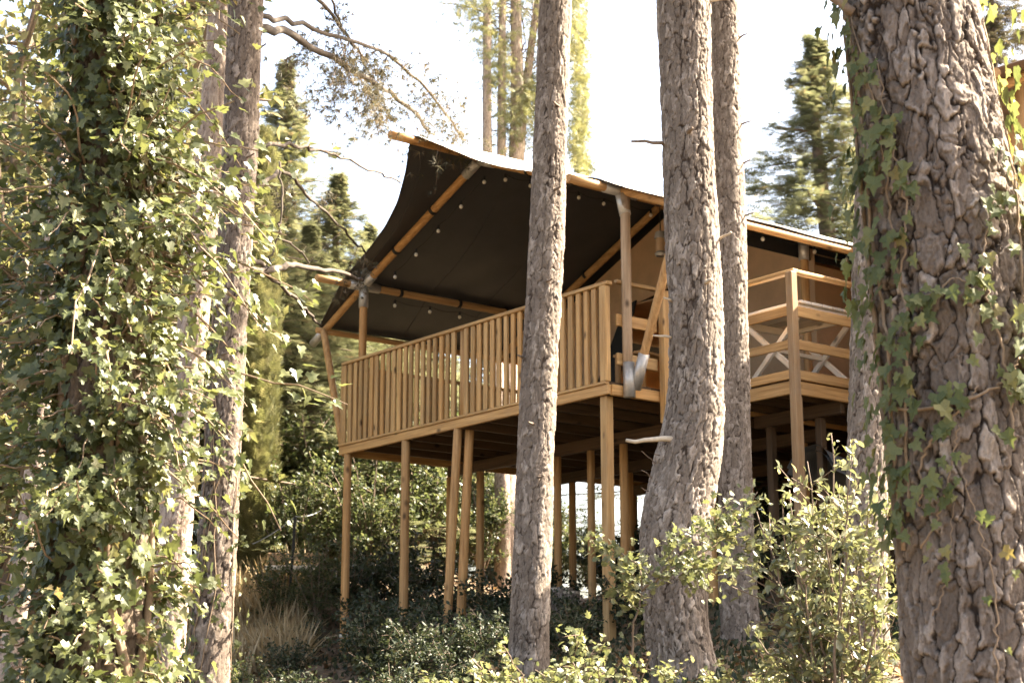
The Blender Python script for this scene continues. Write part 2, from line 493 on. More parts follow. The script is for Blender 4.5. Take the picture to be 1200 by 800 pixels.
def build_platform():
    P = empty('side_platform', DECK_LOC, TH, 'small timber side platform with open board railing on square posts', 'deck')
    dx, dy, dz = M['deck']; L = lambda z: z + BZ; rr = random.Random(8)
    v0, v1, u0, u1 = 1.29, 4.3, -1.37, -.06
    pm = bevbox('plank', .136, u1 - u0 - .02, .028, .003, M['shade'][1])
    for i in range(int((v1 - v0) / .147)):
        link('plank', pm, P, (v0 + .08 + i * .147, (u0 + u1) / 2, L(.10) + rr.uniform(-.002, .002)))
    beam('rim_beam', v0 - .04, v0, u0, u1, L(-.045), L(.085), dy, P)
    beam('rim_beam', v0 + .003, v1, u0 - .0, u0 + .04, L(-.05), L(.085), dx, P)
    beam('rim_beam', v1 + .003, v1 + .04, u0, u1, L(-.045), L(.085), dy, P)
    for k in range(3):
        y = u0 + .33 + k * .36
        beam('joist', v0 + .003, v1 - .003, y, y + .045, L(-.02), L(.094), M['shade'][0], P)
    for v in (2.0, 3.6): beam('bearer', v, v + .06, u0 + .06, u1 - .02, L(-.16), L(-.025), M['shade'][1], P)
    # left face boards
    for z0, z1 in ((.09, .20), (.40, .51), (.74, .86)):
        beam('rail_board', v0 - .035, v0 - .005, u0 - .004, u1, L(z0 + .02), L(z1), dy, P)
        beam('rail_board', v0 - .02, v1, u0 - .035, u0 - .004, L(z0), L(z1 - .01), dx, P)
    beam('top_rail', v0 - .06, v0 + .03, u0 - .06, u1, L(1.185), L(1.225), dy, P)
    beam('top_rail', v0 + .034, v1, u0 - .055, u0 + .03, L(1.187), L(1.223), dx, P)
    def post(v, u, s, zt, m=dz):
        w = W(v, u, 0); zb = gz(w[0], w[1]) - .25 - DECK_LOC[2]
        link('post', bevbox('post', s, s, L(zt) - zb, .008, m), P, (v, u, zb))
    post(v0 - .082, u0 - .05, .088, 1.183, M['old'][2])
    post(v0 + .10, u0 + .10, .085, -.052, M['old'][2])
    post(v1 - .08, u0 - .086, .095, 1.184)
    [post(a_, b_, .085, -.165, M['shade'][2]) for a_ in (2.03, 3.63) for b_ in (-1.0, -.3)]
    return P
build_platform()

# ------------------------------------------------------------------ the tent
def build_tent():
    T = empty('safari_tent', DECK_LOC, TH, 'safari lodge tent with dark lined canvas fly stretched over wooden poles', 'tent')
    L = lambda z: z + BZ
    px, py, pz = M['pole']
    EV = 9.0
    # ---- canvas fly
    ue = np.array([2.54, 2.97, 3.41, 3.88, 4.38, 4.92, 5.20, 5.92, 6.0]) - 2.5
    ve = np.array([-.77, -.55, -.37, -.24, -.16, -.12, -.08, .10, .12])
    na, nb = 91, 140
    aa = np.linspace(-3.46, 3.46, na)
    bb = np.concatenate([np.linspace(0, .25, 50), np.linspace(.25, 1, nb - 50 + 1)[1:]])
    A, B = np.meshgrid(aa, bb)
    v_front = np.interp(np.abs(A), ue, ve)
    VV = v_front + (EV - v_front) * B
    U = np.abs(A)
    z = np.interp(U, [0, 2.5, 3.46], [3.335, 2.265, 1.83])
    z = np.where(U < .12, z - .35 * (.12 - U) ** 2 / .24 - 0, z)
    fold = np.where(U < 2.5, np.sin(np.clip(U / 2.5, 0, 1) * math.pi), .25 * np.sin(np.clip((U - 2.5) / .96, 0, 1) * math.pi))
    front = np.clip((.19 - VV) / .6, 0, 1)
    sag = .15 * front * fold
    bay = np.abs(np.sin(np.clip((VV - .19) / 2.92, 0, 3) * math.pi)) * (VV > .19)
    sag = sag + .035 * bay * fold
    wr = noise3(np.stack([A * 1.2 + VV * .8, VV * 1.6 - A, A * 0], -1), 9) * .012 + noise3(np.stack([A * 3 + VV * 3, VV * 1.1 - A * 1.4, A * 0 + 3], -1), 11) * .006
    # tension folds running to the purlin between two rafters
    wr = wr + .012 * np.sin(A * 3 + VV * 9) * np.exp(-((U - 2.2) / .35) ** 2) * bay
    z = z - sag + wr * np.clip(bay + front, 0, 1)
    top = np.stack([VV, A + 2.5, L(z) + .012], -1).reshape(-1, 3)
    bot = np.stack([VV, A + 2.5, L(z)], -1).reshape(-1, 3)
    n0 = len(top)
    i = np.arange(nb - 1)[:, None] * na + np.arange(na - 1)[None]
    Qt = np.stack([i, i + na, i + na + 1, i + 1], -1).reshape(-1, 4)[:, ::-1]
    Qb = np.stack([i, i + na, i + na + 1, i + 1], -1).reshape(-1, 4) + n0
    e1 = np.arange(na - 1); e2 = (nb - 1) * na + e1
    s1 = np.arange(nb - 1) * na; s2 = s1 + na - 1
    Qe = np.concatenate([np.stack([e1, e1 + 1, e1 + 1 + n0, e1 + n0], -1), np.stack([e2 + 1, e2, e2 + n0, e2 + 1 + n0], -1),
                         np.stack([s1 + na, s1, s1 + n0, s1 + na + n0], -1), np.stack([s2, s2 + na, s2 + na + n0, s2 + n0], -1)])
    mi = np.concatenate([np.zeros(len(Qt)), np.ones(len(Qb)), np.ones(len(Qe))])
    link('canvas_fly', mesh('canvas_fly', np.concatenate([top, bot]), [np.concatenate([Qt, Qb, Qe])], [M['can_top'], M['can_under']], smooth=True, midx=mi), T)
    B3 = bot.reshape(nb, na, 3)
    for tv in (-.04, 1.15, 2.1, 3.9, 5.0):
        j = int(np.argmin(np.abs(VV[:, na // 2 + 20] - tv))); a = Acc()
        add_tube(a, B3[j, 1:-1] - np.array([0, 0, .001]), .007, 6); V, F, _ = a.data(); link('seam', mesh('seam', V, F, M['can_under'], smooth=True), T)
    def sleeve(par, p, q, r=.062):
        p = np.asarray(p, float); q = np.asarray(q, float); b = np.array(par.location)
        a = Acc(); add_tube(a, [p - b, q - b], r, 14)
        V, F, _ = a.data()
        return link('joint_sleeve', mesh('joint_sleeve', V, F, M['steel'], smooth=True), par)
    def strap(par, c, d, r=.058):
        c = np.asarray(c, float) - np.array(par.location); d = np.asarray(d, float); d = d / np.linalg.norm(d)
        a = Acc(); add_tube(a, [c - d * .022, c + d * .022], r, 12)
        V, F, _ = a.data()
        return link('strap', mesh('strap', V, F, M['black'], smooth=True), par)
    # ---- ridge, purlins, eaves
    rp = pole('ridge_pole', (-1.08, 2.5, L(3.265)), (EV, 2.5, L(3.265)), .05, px, T)
    for y, s in ((5.0, 1), (0.0, -1)):
        p = pole('purlin', (-.52, y, L(2.20)), (EV, y, L(2.20)), .047, px, T)
        sleeve(p, (-.03, y, L(2.20)), (.42, y, L(2.20)), .060)
        for v in (.75, 1.7, 2.5): strap(p, (v, y, L(2.20)), (1, 0, 0))
        e = pole('eave_pole', (.05, 2.5 + s * 3.42, L(1.775)), (EV, 2.5 + s * 3.42, L(1.775)), .04, px, T)
    # ---- rafters
    for v in (.19, 3.1, 6.0, 8.9):
        for s in (1, -1):
            f = lambda t: np.array([v, 2.5 + s * t, L(3.225 - .405 * t if t < 2.5 else 2.2125 - .44 * (t - 2.5))])
            if v == .19:
                q = pole('rafter', f(.03), f(2.45), .05, py, T)
                q2 = pole('rafter', f(2.42) , f(3.72 if s > 0 else 3.6), .048, py, T)
                sleeve(q, f(.03), f(.28), .06); sleeve(q, f(2.28), f(2.5), .061); 
                b = f(3.45); sleeve(q2, f(3.5), f(3.75) , .054)
                for t in (.95, 1.75): strap(q, f(t), f(t + .1) - f(t), .062)
            else:
                q = pole('rafter', f(.03), f(3.5), .05, py, T)
                for t in (.7, 1.5, 2.2): strap(q, f(t), f(t + .1) - f(t), .062)
    # ---- posts
    for v in (.19, 3.0, 6.0, 8.3):
        for y in (0.0, 5.0):
            yy = y - .075 if y == 0 else y - .02
            if y == 0 and v < 1: q = pole('post', (v, yy, L(.20)), (v, yy, L(2.15)), .052, M['grey'][2], T)
            else: q = pole('post', (v, y, L(.133)), (v, y, L(2.15)), .05, pz, T)
            yb = yy if (y == 0 and v < 1) else y
            sleeve(q, (v, yb, L(1.92)), (v, y, L(2.2)), .062)
            if y == 0 and v < 1: sleeve(q, (v, yb - .02, L(-.02)), (v, yb - .02, L(.34)), .062)
    # ---- braces out to the eaves
    q = pole('brace', (.26, -.11, L(.08)), (.19, -.90, L(1.76)), .045, pz, T); sleeve(q, (.263, -.105, L(.07)), (.246, -.265, L(.41)), .058)
    q = pole('brace', (.05, 5.20, L(.12)), (.12, 5.86, L(1.76)), .045, pz, T)
    # ---- inner tent: gable with an open doorway, side walls, back
    def wall(name, loop2d, to3, mat, thick=.02):
        bm = bmesh.new()
        vs_ = [bm.verts.new(to3(*p)) for p in loop2d]
        fc = bm.faces.new(vs_)
        r = bmesh.ops.extrude_face_region(bm, geom=[fc])
        d = Vector(to3(0, 0, 1)) - Vector(to3(0, 0, 0))
        for g in r['geom']:
            if isinstance(g, bmesh.types.BMVert): g.co += d * thick
        bmesh.ops.recalc_face_normals(bm, faces=bm.faces)
        me = bpy.data.meshes.new(name); bm.to_mesh(me); bm.free(); me.materials.append(mat)
        return link(name, me, T)
    rf = lambda u: 3.12 - .415 * abs(u - 2.5)
    gv = 3.22
    g3 = lambda u, z, w=0: (gv + w, u, L(z))
    # left leaf and right leaf of the gable, doorway between them
    wall('gable_wall', [(.05, .135), (1.05, .135), (1.25, 1.2), (1.75, 2.05), (2.5, 2.15), (3.3, 2.05), (3.85, 1.1), (4.0, .135), (4.95, .135), (4.95, rf(4.95)), (2.5, rf(2.5)), (.05, rf(.05))], g3, M['tan'])
    wall('door_curtain', [(1.05, .14), (1.45, .14), (1.62, 1.1), (1.9, 2.1), (1.72, 2.06), (1.22, 1.2)], lambda u, z, w=0: (gv - .035 + w, u, L(z)), M['cuff'])
    wall('door_curtain', [(3.5, .14), (4.02, .14), (3.88, 1.15), (3.32, 2.06), (3.1, 2.1), (3.45, 1.1)], lambda u, z, w=0: (gv - .035 + w, u, L(z)), M['cuff'])
    wall('side_wall', [(gv + .025, .135), (8.3, .135), (8.3, 1.93), (gv + .025, 1.93)], lambda v, z, w=0: (v, .07 + w, L(z)), M['tan'])
    wall('side_wall', [(gv + .025, .135), (8.3, .135), (8.3, 1.93), (gv + .025, 1.93)], lambda v, z, w=0: (v, 4.9 + w, L(z)), M['tan'])
    wall('back_wall', [(.05, .135), (4.95, .135), (4.95, rf(4.95)), (2.5, rf(2.5)), (.05, rf(.05))], lambda u, z, w=0: (8.32 + w, u, L(z)), M['tan'])
    wall('ceiling_liner', [(gv + .03, .1), (8.3, .1), (8.3, 4.9), (gv + .03, 4.9)], lambda v, u, w=0: (v, u, L(2.06) + w), M['tan'])
    # dark shade band hanging under the right purlin
    wall('shade_band', [(1.1, 1.98), (8.3, 1.98), (8.3, 2.15), (1.1, 2.15)], lambda v, z, w=0: (v, .10 + w, L(z)), M['cuff'], .01)
    return T
TENT = build_tent()

# ------------------------------------------------------------------ things on the deck
def deck_obj(name, v, u, z, rz, label, cat, group=None):
    return empty(name, W(v, u, z), TH + rz, label, cat, group)

def build_lights():
    # strings of bulbs under the fly
    def string(pts, label, drop=.075):
        e = empty('string_light', W(*pts[0]), 0, label, 'string light', 'strings of bulbs under the canvas fly')
        P = np.array([W(*p) for p in pts]); a = Acc()
        Q = []
        for i in range(len(P) - 1):
            for t in np.linspace(0, 1, 8)[:-1]:
                q = P[i] + (P[i + 1] - P[i]) * t; q = q - np.array([0, 0, .035 * math.sin(t * math.pi)]); Q.append(q)
        Q.append(P[-1])
        add_tube(a, Q, .004, 5); a.build('cable', M['black'], e)
        for p in P:
            h = Acc(); add_tube(h, [p + [0, 0, .0], p - [0, 0, .05]], [.014, .016], 8); s = h.build('socket', M['dark_iron'], e)
            b = Acc(); k = np.array([0, .012, .027, .042, .05]); r = np.array([.012, .021, .024, .018, .004])
            add_tube(b, p[None] - np.array([0, 0, 1])[None] * (.05 + k)[:, None], r, 10); b.build('bulb', M['glass'], e, smooth=True)
    string([(.36, u, 3.15 - .405 * (u - 2.5)) for u in (4.53, 4.06, 3.58, 3.10, 2.63)], 'string of small bulbs following the front rafter under the dark fly')
    string([(v, 2.58, 3.17) for v in (.64, 1.02, 1.42, 1.79, 2.2, 2.6, 3.0)], 'string of small bulbs along the ridge pole under the dark fly')
    string([(v, 5.09, 2.12) for v in (.73, 1.29, 1.78, 2.3)], 'string of small bulbs along the low purlin above the slatted balustrade')
    string([(v, -.12, 2.08) for v in (2.2, 3.05, 3.6)], 'string of small bulbs beneath the eave over the side platform')
build_lights()

def build_furniture():
    dx, dy, dz = M['white']
    # pale table with crossed legs on the side platform
    t = deck_obj('crossed_leg_table', 1.95, -.80, .13, 0, 'white crossed-leg timber table standing on the side platform', 'table')
    for i in range(6):
        beam('tabletop_board', -.48 + i * .165, -.48 + i * .165 + .155, -.50, .50, .80, .828, dy, t, .004)
    beam('apron', -.46, .50, -.455, -.425, .72, .797, dx, t, .004); beam('apron', -.46, .50, .425, .455, .72, .797, dx, t, .004)
    for x in (-.36, .40):
        for k, s in enumerate((1, -1)):
            xx = x + .025 * s
            o = link('leg', bevbox('leg', .04, .055, 1.08, .004, dz), t, (xx, -.405 * s, .02), (math.atan2(.80, .70) * -s * 1.0, 0, 0))
        beam('apron', x - .02, x + .02, -.42, .42, .745, .795, dy, t, .004)
    beam('stretcher', -.33, .37, -.025, .025, .38, .42, dx, t, .004)
    # low-slung charcoal chair behind the table
    c = deck_obj('camp_chair', 2.55, .75, .134, R(25), 'charcoal cloth camp chair on the deck behind the white table', 'chair')
    a = Acc()
    for s in (-1, 1):
        add_tube(a, [(-.25, s * .27, 0), (.24, s * .27, .42), (.30, s * .27, .50)], .014, 8); add_tube(a, [(.25, s * .27, 0), (-.24, s * .27, .42), (-.36, s * .27, .95)], .014, 8)
    a.build('frame', M['dark_iron'], c, world=False)
    g = np.linspace(0, 1, 9); X, Y = np.meshgrid(g, g)
    def cloth(name, p00, p10, p01, sag):
        p00, p10, p01 = map(np.array, (p00, p10, p01))
        V = p00 + X[..., None] * (p10 - p00) + Y[..., None] * (p01 - p00); V[..., 2] -= sag * np.sin(X * math.pi) * np.sin(Y * math.pi)
        V = V.reshape(-1, 3); V2 = V - np.array([0, 0, .015]); i = (np.arange(8)[:, None] * 9 + np.arange(8)[None]); Q = np.stack([i, i + 1, i + 10, i + 9], -1).reshape(-1, 4)
        mk(name, np.concatenate([V, V2]), [np.concatenate([Q, Q[:, ::-1] + 81])], M['cushion'], c, False, smooth=True)
    cloth('seat', (-.24, -.27, .42), (.26, -.27, .45), (-.24, .27, .42), .05); cloth('backrest', (-.25, -.27, .45), (-.36, -.27, .95), (-.25, .27, .45), .02)
    # timber stool by the boarded rail
    s = deck_obj('plank_stool', .86, .45, .134, R(10), 'orange brown timber stool behind the boarded deck rail', 'stool')
    for k in range(3): beam('seat_board', -.24, .24, -.2 + k * .137, -.2 + k * .137 + .128, .43, .46, M['pole'][0], s, .004)
    for x in (-.2, .2):
        for y in (-.165, .165): beam('leg', x - .025, x + .025, y - .025, y + .025, 0, .428, M['pole'][2], s, .004)
    # lantern under the fly
    l = deck_obj('hanging_lantern', 2.2, 1.55, 2.18, 0, 'small cylindrical metal lantern hanging under the dark fly', 'lantern')
    a = Acc(); add_tube(a, [(0, 0, 0), (0, 0, .03), (0, 0, .06)], [.06, .075, .05], 14); a.build('base', M['steel'], l, world=False)
    a = Acc(); add_tube(a, [(0, 0, .22), (0, 0, .30)], [.075, .06], 14); a.build('cap', M['steel'], l, world=False)
    a = Acc(); add_tube(a, [(0, 0, .29), (0, 0, .62)], .006, 6); a.build('cord', M['black'], l, world=False)
    a = Acc(); add_tube(a, [(0, 0, .06), (0, 0, .22)], .058, 14); a.build('cylinder', M['tan'], l, world=False)
    # grey tarpaulin slung under the platform
    tp = deck_obj('tarpaulin', 2.7, -.9, -.75, 0, 'grey tarpaulin bundle slung under the side platform', 'tarpaulin')
    g = np.linspace(-1, 1, 25); X, Y = np.meshgrid(g, g)
    Z = .22 + .10 * X ** 2 - .22 * np.abs(Y) ** 2.2 + .03 * noise3(np.stack([X * 3, Y * 3, X * 0], -1), 5)
    V = np.stack([X * .75, Y * .32, Z], -1).reshape(-1, 3); i = (np.arange(24)[:, None] * 25 + np.arange(24)[None]); Q = np.stack([i, i + 1, i + 26, i + 25], -1).reshape(-1, 4)
    mk('sheet', np.concatenate([V, V - [0, 0, .06]]), [np.concatenate([Q, Q[:, ::-1] + 625])], M['tarp'], tp, False, smooth=True)
    a = Acc()
    for x in (-.5, .5): add_tube(a, [(x, 0, .2), (x, 0, .62)], .006, 5)
    a.build('rope', M['black'], tp, world=False)
build_furniture()
# ------------------------------------------------------------------ trunks with real bark relief
def voro(X, Y, nx, seed):
    """jittered cells, periodic over nx cells in X: nearest and second distance, id and offset of the nearest"""
    ix = np.floor(X).astype(np.int64); iy = np.floor(Y).astype(np.int64)
    d1 = np.full(X.shape, 9.0); d2 = np.full(X.shape, 9.0)
    idn = np.zeros(X.shape); ox = np.zeros(X.shape); oy = np.zeros(X.shape)
    z = np.zeros_like(ix)
    for a in (-1, 0, 1):
        for b in (-1, 0, 1):
            cx = ix + a; cy = iy + b; wx = np.mod(cx, nx)
            jx = cx + .1 + .8 * _h(wx, cy, z, seed); jy = cy + .1 + .8 * _h(wx, cy, z + 1, seed)
            dx = X - jx; dy = Y - jy
            d = np.sqrt(dx * dx + dy * dy)
            near = d < d1
            d2 = np.where(near, d1, np.minimum(d2, d))
            idn = np.where(near, _h(wx, cy, z + 2, seed), idn)
            ox = np.where(near, dx, ox); oy = np.where(near, dy, oy)
            d1 = np.where(near, d, d1)
    return d1, d2, idn, ox, oy
def smooth_path(P, n):
    """Catmull-Rom through the rows of P (any number of columns)"""
    P = np.asarray(P, float)
    Q = np.vstack([2 * P[0] - P[1], P, 2 * P[-1] - P[-2]])
    t = np.linspace(0, len(P) - 1 - 1e-9, n); i = t.astype(int); f = (t - i)[:, None]
    a, b, c, d = Q[i], Q[i + 1], Q[i + 2], Q[i + 3]
    return .5 * (2 * b + (c - a) * f + (2 * a - 5 * b + 4 * c - d) * f * f + (3 * b - a - 3 * c + d) * f ** 3)
def bark_trunk(name, path, mat, parent, seed, plate=(.05, .11), depth=.018, res=.011, hi=None, front=True, flare=0.0):
    """path rows: x, y, z, radius from base to top; fine rings between heights hi"""
    P = smooth_path(path, 400)
    seg = np.concatenate([[0], np.cumsum(np.linalg.norm(np.diff(P[:, :3], axis=0), axis=1))])
    s = [0.0]
    zz = lambda q: np.interp(q, seg, P[:, 2])
    while s[-1] < seg[-1]:
        z = zz(s[-1]); fine = hi is None or hi[0] < z < hi[1]
        s.append(s[-1] + (res if fine else .12))
    s = np.array(s[:-1] + [seg[-1]])
    C = np.stack([np.interp(s, seg, P[:, k]) for k in range(4)], -1)
    Rm = float(np.mean(P[:, 3]))
    na = int(2 * math.pi * Rm / res)
    if front:   # finer on the half turned to the path side (towards -y)
        q = np.linspace(-1, 1, na, endpoint=False)
        th = -math.pi / 2 + math.pi * (q * .62 + .38 * q ** 3)
    else:
        th = np.linspace(-math.pi, math.pi, na, endpoint=False)
    TH_, S_ = np.meshgrid(th, s)
    Rr = C[:, 3][:, None] * np.ones_like(TH_)
    # domain warp on the cylinder: broad bends and ragged flake edges
    cyl = np.stack([np.cos(TH_) * Rm, np.sin(TH_) * Rm, S_], -1)
    w1 = noise3(cyl * np.array([13, 13, 6]), seed + 1); w2 = noise3(cyl * np.array([13, 13, 6]), seed + 2)
    r1 = noise3(cyl * np.array([48, 48, 30]), seed + 12); r2 = noise3(cyl * np.array([48, 48, 30]), seed + 13)
    nx = max(6, int(2 * math.pi * Rm / plate[0]))
    X = (TH_ + math.pi) / (2 * math.pi) * nx + w1 * .55 + r1 * .20
    Y = S_ / plate[1] + w2 * .55 + r2 * .16
    d1, d2, idn, ox, oy = voro(X, Y, nx, seed)
    e1 = d2 - d1
    side = .45 + .55 * ss(.15, .45, np.abs(ox))               # the upright joints gape most
    d1b, d2b, idb, oxb, oyb = voro(X * 2 + r2 * .45 + w2 * .3, Y * 1.8 + r1 * .45 + w1 * .3, nx * 2, seed + 7)
    d1c, d2c, idc, oxc, oyc = voro(X * 4 + r1 * .5, Y * 3.2 + r2 * .5, nx * 4, seed + 8)
    gap = (1 - ss(.01, .15, e1)) * side
    gapb = 1 - ss(.0, .09, d2b - d1b)
    fz = np.abs(noise3(cyl * np.array([.45 / plate[0], .45 / plate[0], .16 / plate[1]]) + np.stack([r1, r2, r1], -1) * .22, seed + 6))
    furrow = 1 - ss(.02, .13, fz)
    # overlapping flakes: each a level plate at its own height, lower edge lifted
    h = (.46 * idn - .20 * oy * (idn > .25)) + (.34 * idb - .16 * oyb) + (.16 * idc - .06 * oyc)
    h = h - .55 * gap - .14 * gapb - .55 * furrow * (.4 + .6 * idb)
    h = h + .05 * noise3(cyl * 80, seed + 3)
    h = h - np.percentile(h, 80) + .6
    crack = np.clip(1 - 1.1 * gap - .5 * gapb - .95 * furrow * (.4 + .6 * idb), 0, 1)
    big = noise3(cyl * np.array([5, 5, 1.6]), seed + 5)
    rad = Rr * (1 + .04 * big) + depth * (h - .6)
    if flare: rad = rad * (1 + flare * np.exp(-S_ / .5) * (1 + .35 * np.cos(TH_ * 5 + seed)))
    V = np.stack([C[:, 0][:, None] + np.cos(TH_) * rad, C[:, 1][:, None] + np.sin(TH_) * rad, C[:, 2][:, None] + 0 * rad], -1).reshape(-1, 3)
    ns = len(s)
    i = np.arange(ns - 1)[:, None] * na; j = np.arange(na)[None]; k = (j + 1) % na
    Q = np.stack([i + j, i + k, i + na + k, i + na + j], -1).reshape(-1, 4)
    rnd = np.clip(.36 * idn + .42 * idb + .3 * idc - .1 + .12 * noise3(cyl * 20, seed + 4) + .05, 0, 1)
    return mk(name, V, Q, mat, parent, smooth=True, attrs={'rnd': rnd.ravel(), 'crack': crack.ravel()})

# ------------------------------------------------------------------ leaves
def fan(outline, fold=.12, curl=-.10):
    o = np.array(outline, float)
    V = np.zeros((len(o) + 1, 3)); V[1:, :2] = o; V[0] = (0, .45, 0)
    V[:, 2] = fold * np.abs(V[:, 0]) + curl * V[:, 1] ** 2
    n = len(o); F = np.array([[0, 1 + i, 1 + (i + 1) % n] for i in range(n)])
    return V, F
_h2 = [(.34, -.10), (.50, .16), (.30, .34), (.40, .58), (.17, .62)]
IVY = fan([(0, 0)] + _h2 + [(0, 1.0)] + [(-x, y) for x, y in _h2[::-1]], .22, -.18)
_h3 = [(.20, .12), (.42, .42), (.22, .44), (.36, .74), (.14, .74)]
LOBED = fan([(0, 0)] + _h3 + [(0, 1.0)] + [(-x, y) for x, y in _h3[::-1]], .18, -.2)
OVATE = (np.array([[0, 0, 0], [.26, .30, .06], [.24, .62, .03], [0, 1, -.14], [-.24, .62, .03], [-.26, .30, .06], [0, .45, -.02]]), np.array([[0, 1, 6], [1, 2, 6], [2, 3, 6], [3, 4, 6], [4, 5, 6], [5, 0, 6]]))
DIA = (np.array([[0, 0, 0], [.30, .45, .05], [0, 1, -.1], [-.30, .45, .05]]), np.array([[0, 1, 2], [0, 2, 3]]))
# a feathered conifer twig
def _spray():
    V = []; F = []
    for i, (y, l) in enumerate([(.0, .42), (.16, .46), (.34, .40), (.52, .33), (.70, .24)]):
        for s in (-1, 1):
            b = len(V); V += [(0, y, 0), (s * l, y + l * .75, .05 - .15 * l), (s * .05, y + .14, .02)]; F.append([b, b + 1, b + 2])
    b = len(V); V += [(-.05, .62, 0), (.05, .62, 0), (0, 1.08, -.06)]; F.append([b, b + 1, b + 2])
    return np.array(V, float), np.array(F)
SPRAY = _spray()
def _tuft():
    rr = np.random.RandomState(3); V = []; F = []
    for i in range(9):
        d = rr.normal(size=3) * [.55, .3, .55] + [0, .8, 0]; d /= np.linalg.norm(d)
        x = np.cross(d, [.3, .1, 1]); x = x / np.linalg.norm(x) * .045
        b = len(V); V += [tuple(-x), tuple(x), tuple(d)]; F.append([b, b + 1, b + 2])
    return np.array(V), np.array(F)
TUFT = _tuft()
def frames(tip, nrm):
    y = tip / (np.linalg.norm(tip, axis=1)[:, None] + 1e-9)
    x = np.cross(y, nrm); x /= np.linalg.norm(x, axis=1)[:, None] + 1e-9
    return np.stack([x, y, np.cross(x, y)], -1)          # columns
def scatter(acc, base, pos, tip, nrm, size, rnd):
    BV, BF = base; pos = np.asarray(pos, float)
    if len(pos) == 0: return
    Mx = frames(np.asarray(tip, float), np.asarray(nrm, float))
    V = np.einsum('nij,kj->nki', Mx, BV) * np.broadcast_to(size, (len(pos),))[:, None, None] + pos[:, None]
    n, k = len(pos), len(BV)
    F = (BF[None] + (np.arange(n) * k)[:, None, None]).reshape(-1, BF.shape[1])
    acc.add(V.reshape(-1, 3), F, np.repeat(rnd, k))
def leaf_meshes(name, base, mat):
    out = []
    for i in range(5):
        V, F = base; V = V.copy(); rr = np.random.RandomState(i)
        V[:, 2] += rr.normal(size=len(V)) * .03; V[:, 0] *= rr.uniform(.85, 1.12)
        out.append(mesh(name, V, F, mat, attrs={'rnd': np.full(len(V), i * .17)}))
    return out
def leaf_objects(name, meshes, parent, pos, tip, nrm, size, rs):
    Mx = frames(np.asarray(tip, float), np.asarray(nrm, float))
    off = np.array(parent.location)
    for i in range(len(pos)):
        o = bpy.data.objects.new(name, meshes[rs.randint(len(meshes))]); COL.objects.link(o); o.parent = parent
        s = float(np.broadcast_to(size, (len(pos),))[i])
        m = Matrix([[*(Mx[i, 0] * s), pos[i][0] - off[0]], [*(Mx[i, 1] * s), pos[i][1] - off[1]], [*(Mx[i, 2] * s), pos[i][2] - off[2]], [0, 0, 0, 1]])
        o.matrix_local = m
def split_leaves(parent, base, mat, pos, tip, nrm, size, rnd, rs, nind=300, name='leaf', meshes=None):
    """the leaves nearest the path as single objects, the rest as one part"""
    pos = np.asarray(pos); size = np.broadcast_to(size, (len(pos),))
    vis = -size / np.linalg.norm(pos - O3, axis=1)
    rel = np.linalg.norm((pos - O3)[:, :2], axis=1)
    d = (pos - O3); fw = d[:, 1] * CP + d[:, 2] * SP; up = -d[:, 1] * SP + d[:, 2] * CP
    infr = (np.abs(d[:, 0] / fw * FPX) < 595) & (np.abs(up / fw * FPX) < 395)
    key = rel + (~infr) * 100 - 3 * size
    o = np.argsort(key); a, b = o[:nind], o[nind:]
    leaf_objects(name, meshes or leaf_meshes(name, base, mat), parent, pos[a], tip[a], nrm[a], size[a], rs)
    if len(b):
        acc = Acc(); scatter(acc, base, pos[b], tip[b], nrm[b], size[b], rnd[b])
        ob = acc.build('foliage', mat, parent); tag(ob, kind='stuff')

def unit(v): return v / (np.linalg.norm(v, axis=-1, keepdims=True) + 1e-9)

# ------------------------------------------------------------------ ivy-clad and bare pines in the foreground
def px_path(rows, Y, below=2.0, top=None, lean_top=None):
    """rows of x, y, width in the photograph at depth Y, listed from bottom to top -> x, y, z, radius; carried on to the ground"""
    out = []
    for x, y, w in rows:
        p = at(x, y, Y); dist = np.linalg.norm(p - O3)
        out.append([*p, w / 2 / FPX * dist * .97])
    b = out[0]; nxt = out[1]
    g = gz(b[0], b[1]) - .15
    if b[2] > g + .1:
        out.insert(0, [b[0] + (b[0] - nxt[0]) / max(.2, nxt[2] - b[2]) * (b[2] - g) * .4, b[1], g, b[3] * 1.12])
    if top:
        t = out[-1]; pr = out[-2]; sl = (t[0] - pr[0]) / (t[2] - pr[2])
        for k in (.33, .66, 1):
            z = t[2] + (top - t[2]) * k
            out.append([t[0] + sl * (z - t[2]) * .8, t[1], z, t[3] * (1 - .7 * k) + .02])
    return np.array(out)

def pine_crown(seed, n_b=34, rad=3.0, h=5.0, n_t=70):
    """boughs and needle tufts of a high pine crown around the origin (its base)"""
    rs = np.random.RandomState(seed); br = Acc(); fo = Acc()
    for i in range(n_b):
        t = (i + rs.rand()) / n_b; z = h * t; an = i * 2.4 + rs.rand()
        L = rad * (1 - .65 * t) * rs.uniform(.6, 1.1)
        k = np.linspace(0, 1, 6)
        pts = np.stack([np.cos(an) * L * k, np.sin(an) * L * k, z + L * (.25 * k - .18 * k * k) + rs.normal(size=6) * .05], -1)
        add_tube(br, pts, .05 * (1 - k) + .008, 5, cap=False)
        tt = rs.uniform(.35, 1.02, n_t)
        p = np.stack([np.interp(tt, k, pts[:, c]) for c in range(3)], -1) + rs.normal(size=(n_t, 3)) * [.25, .25, .12] * (.5 + tt[:, None])
        tip = unit(np.array([math.cos(an), math.sin(an), .4]) + rs.normal(size=(n_t, 3)) * .6)
        scatter(fo, TUFT, p, tip, rs.normal(size=(n_t, 3)), rs.uniform(.2, .34, n_t), rs.rand(n_t))
    return br.data(), fo.data()
_cr = [pine_crown(51), pine_crown(52, 28, 2.6, 4.5)]
CROWN = []
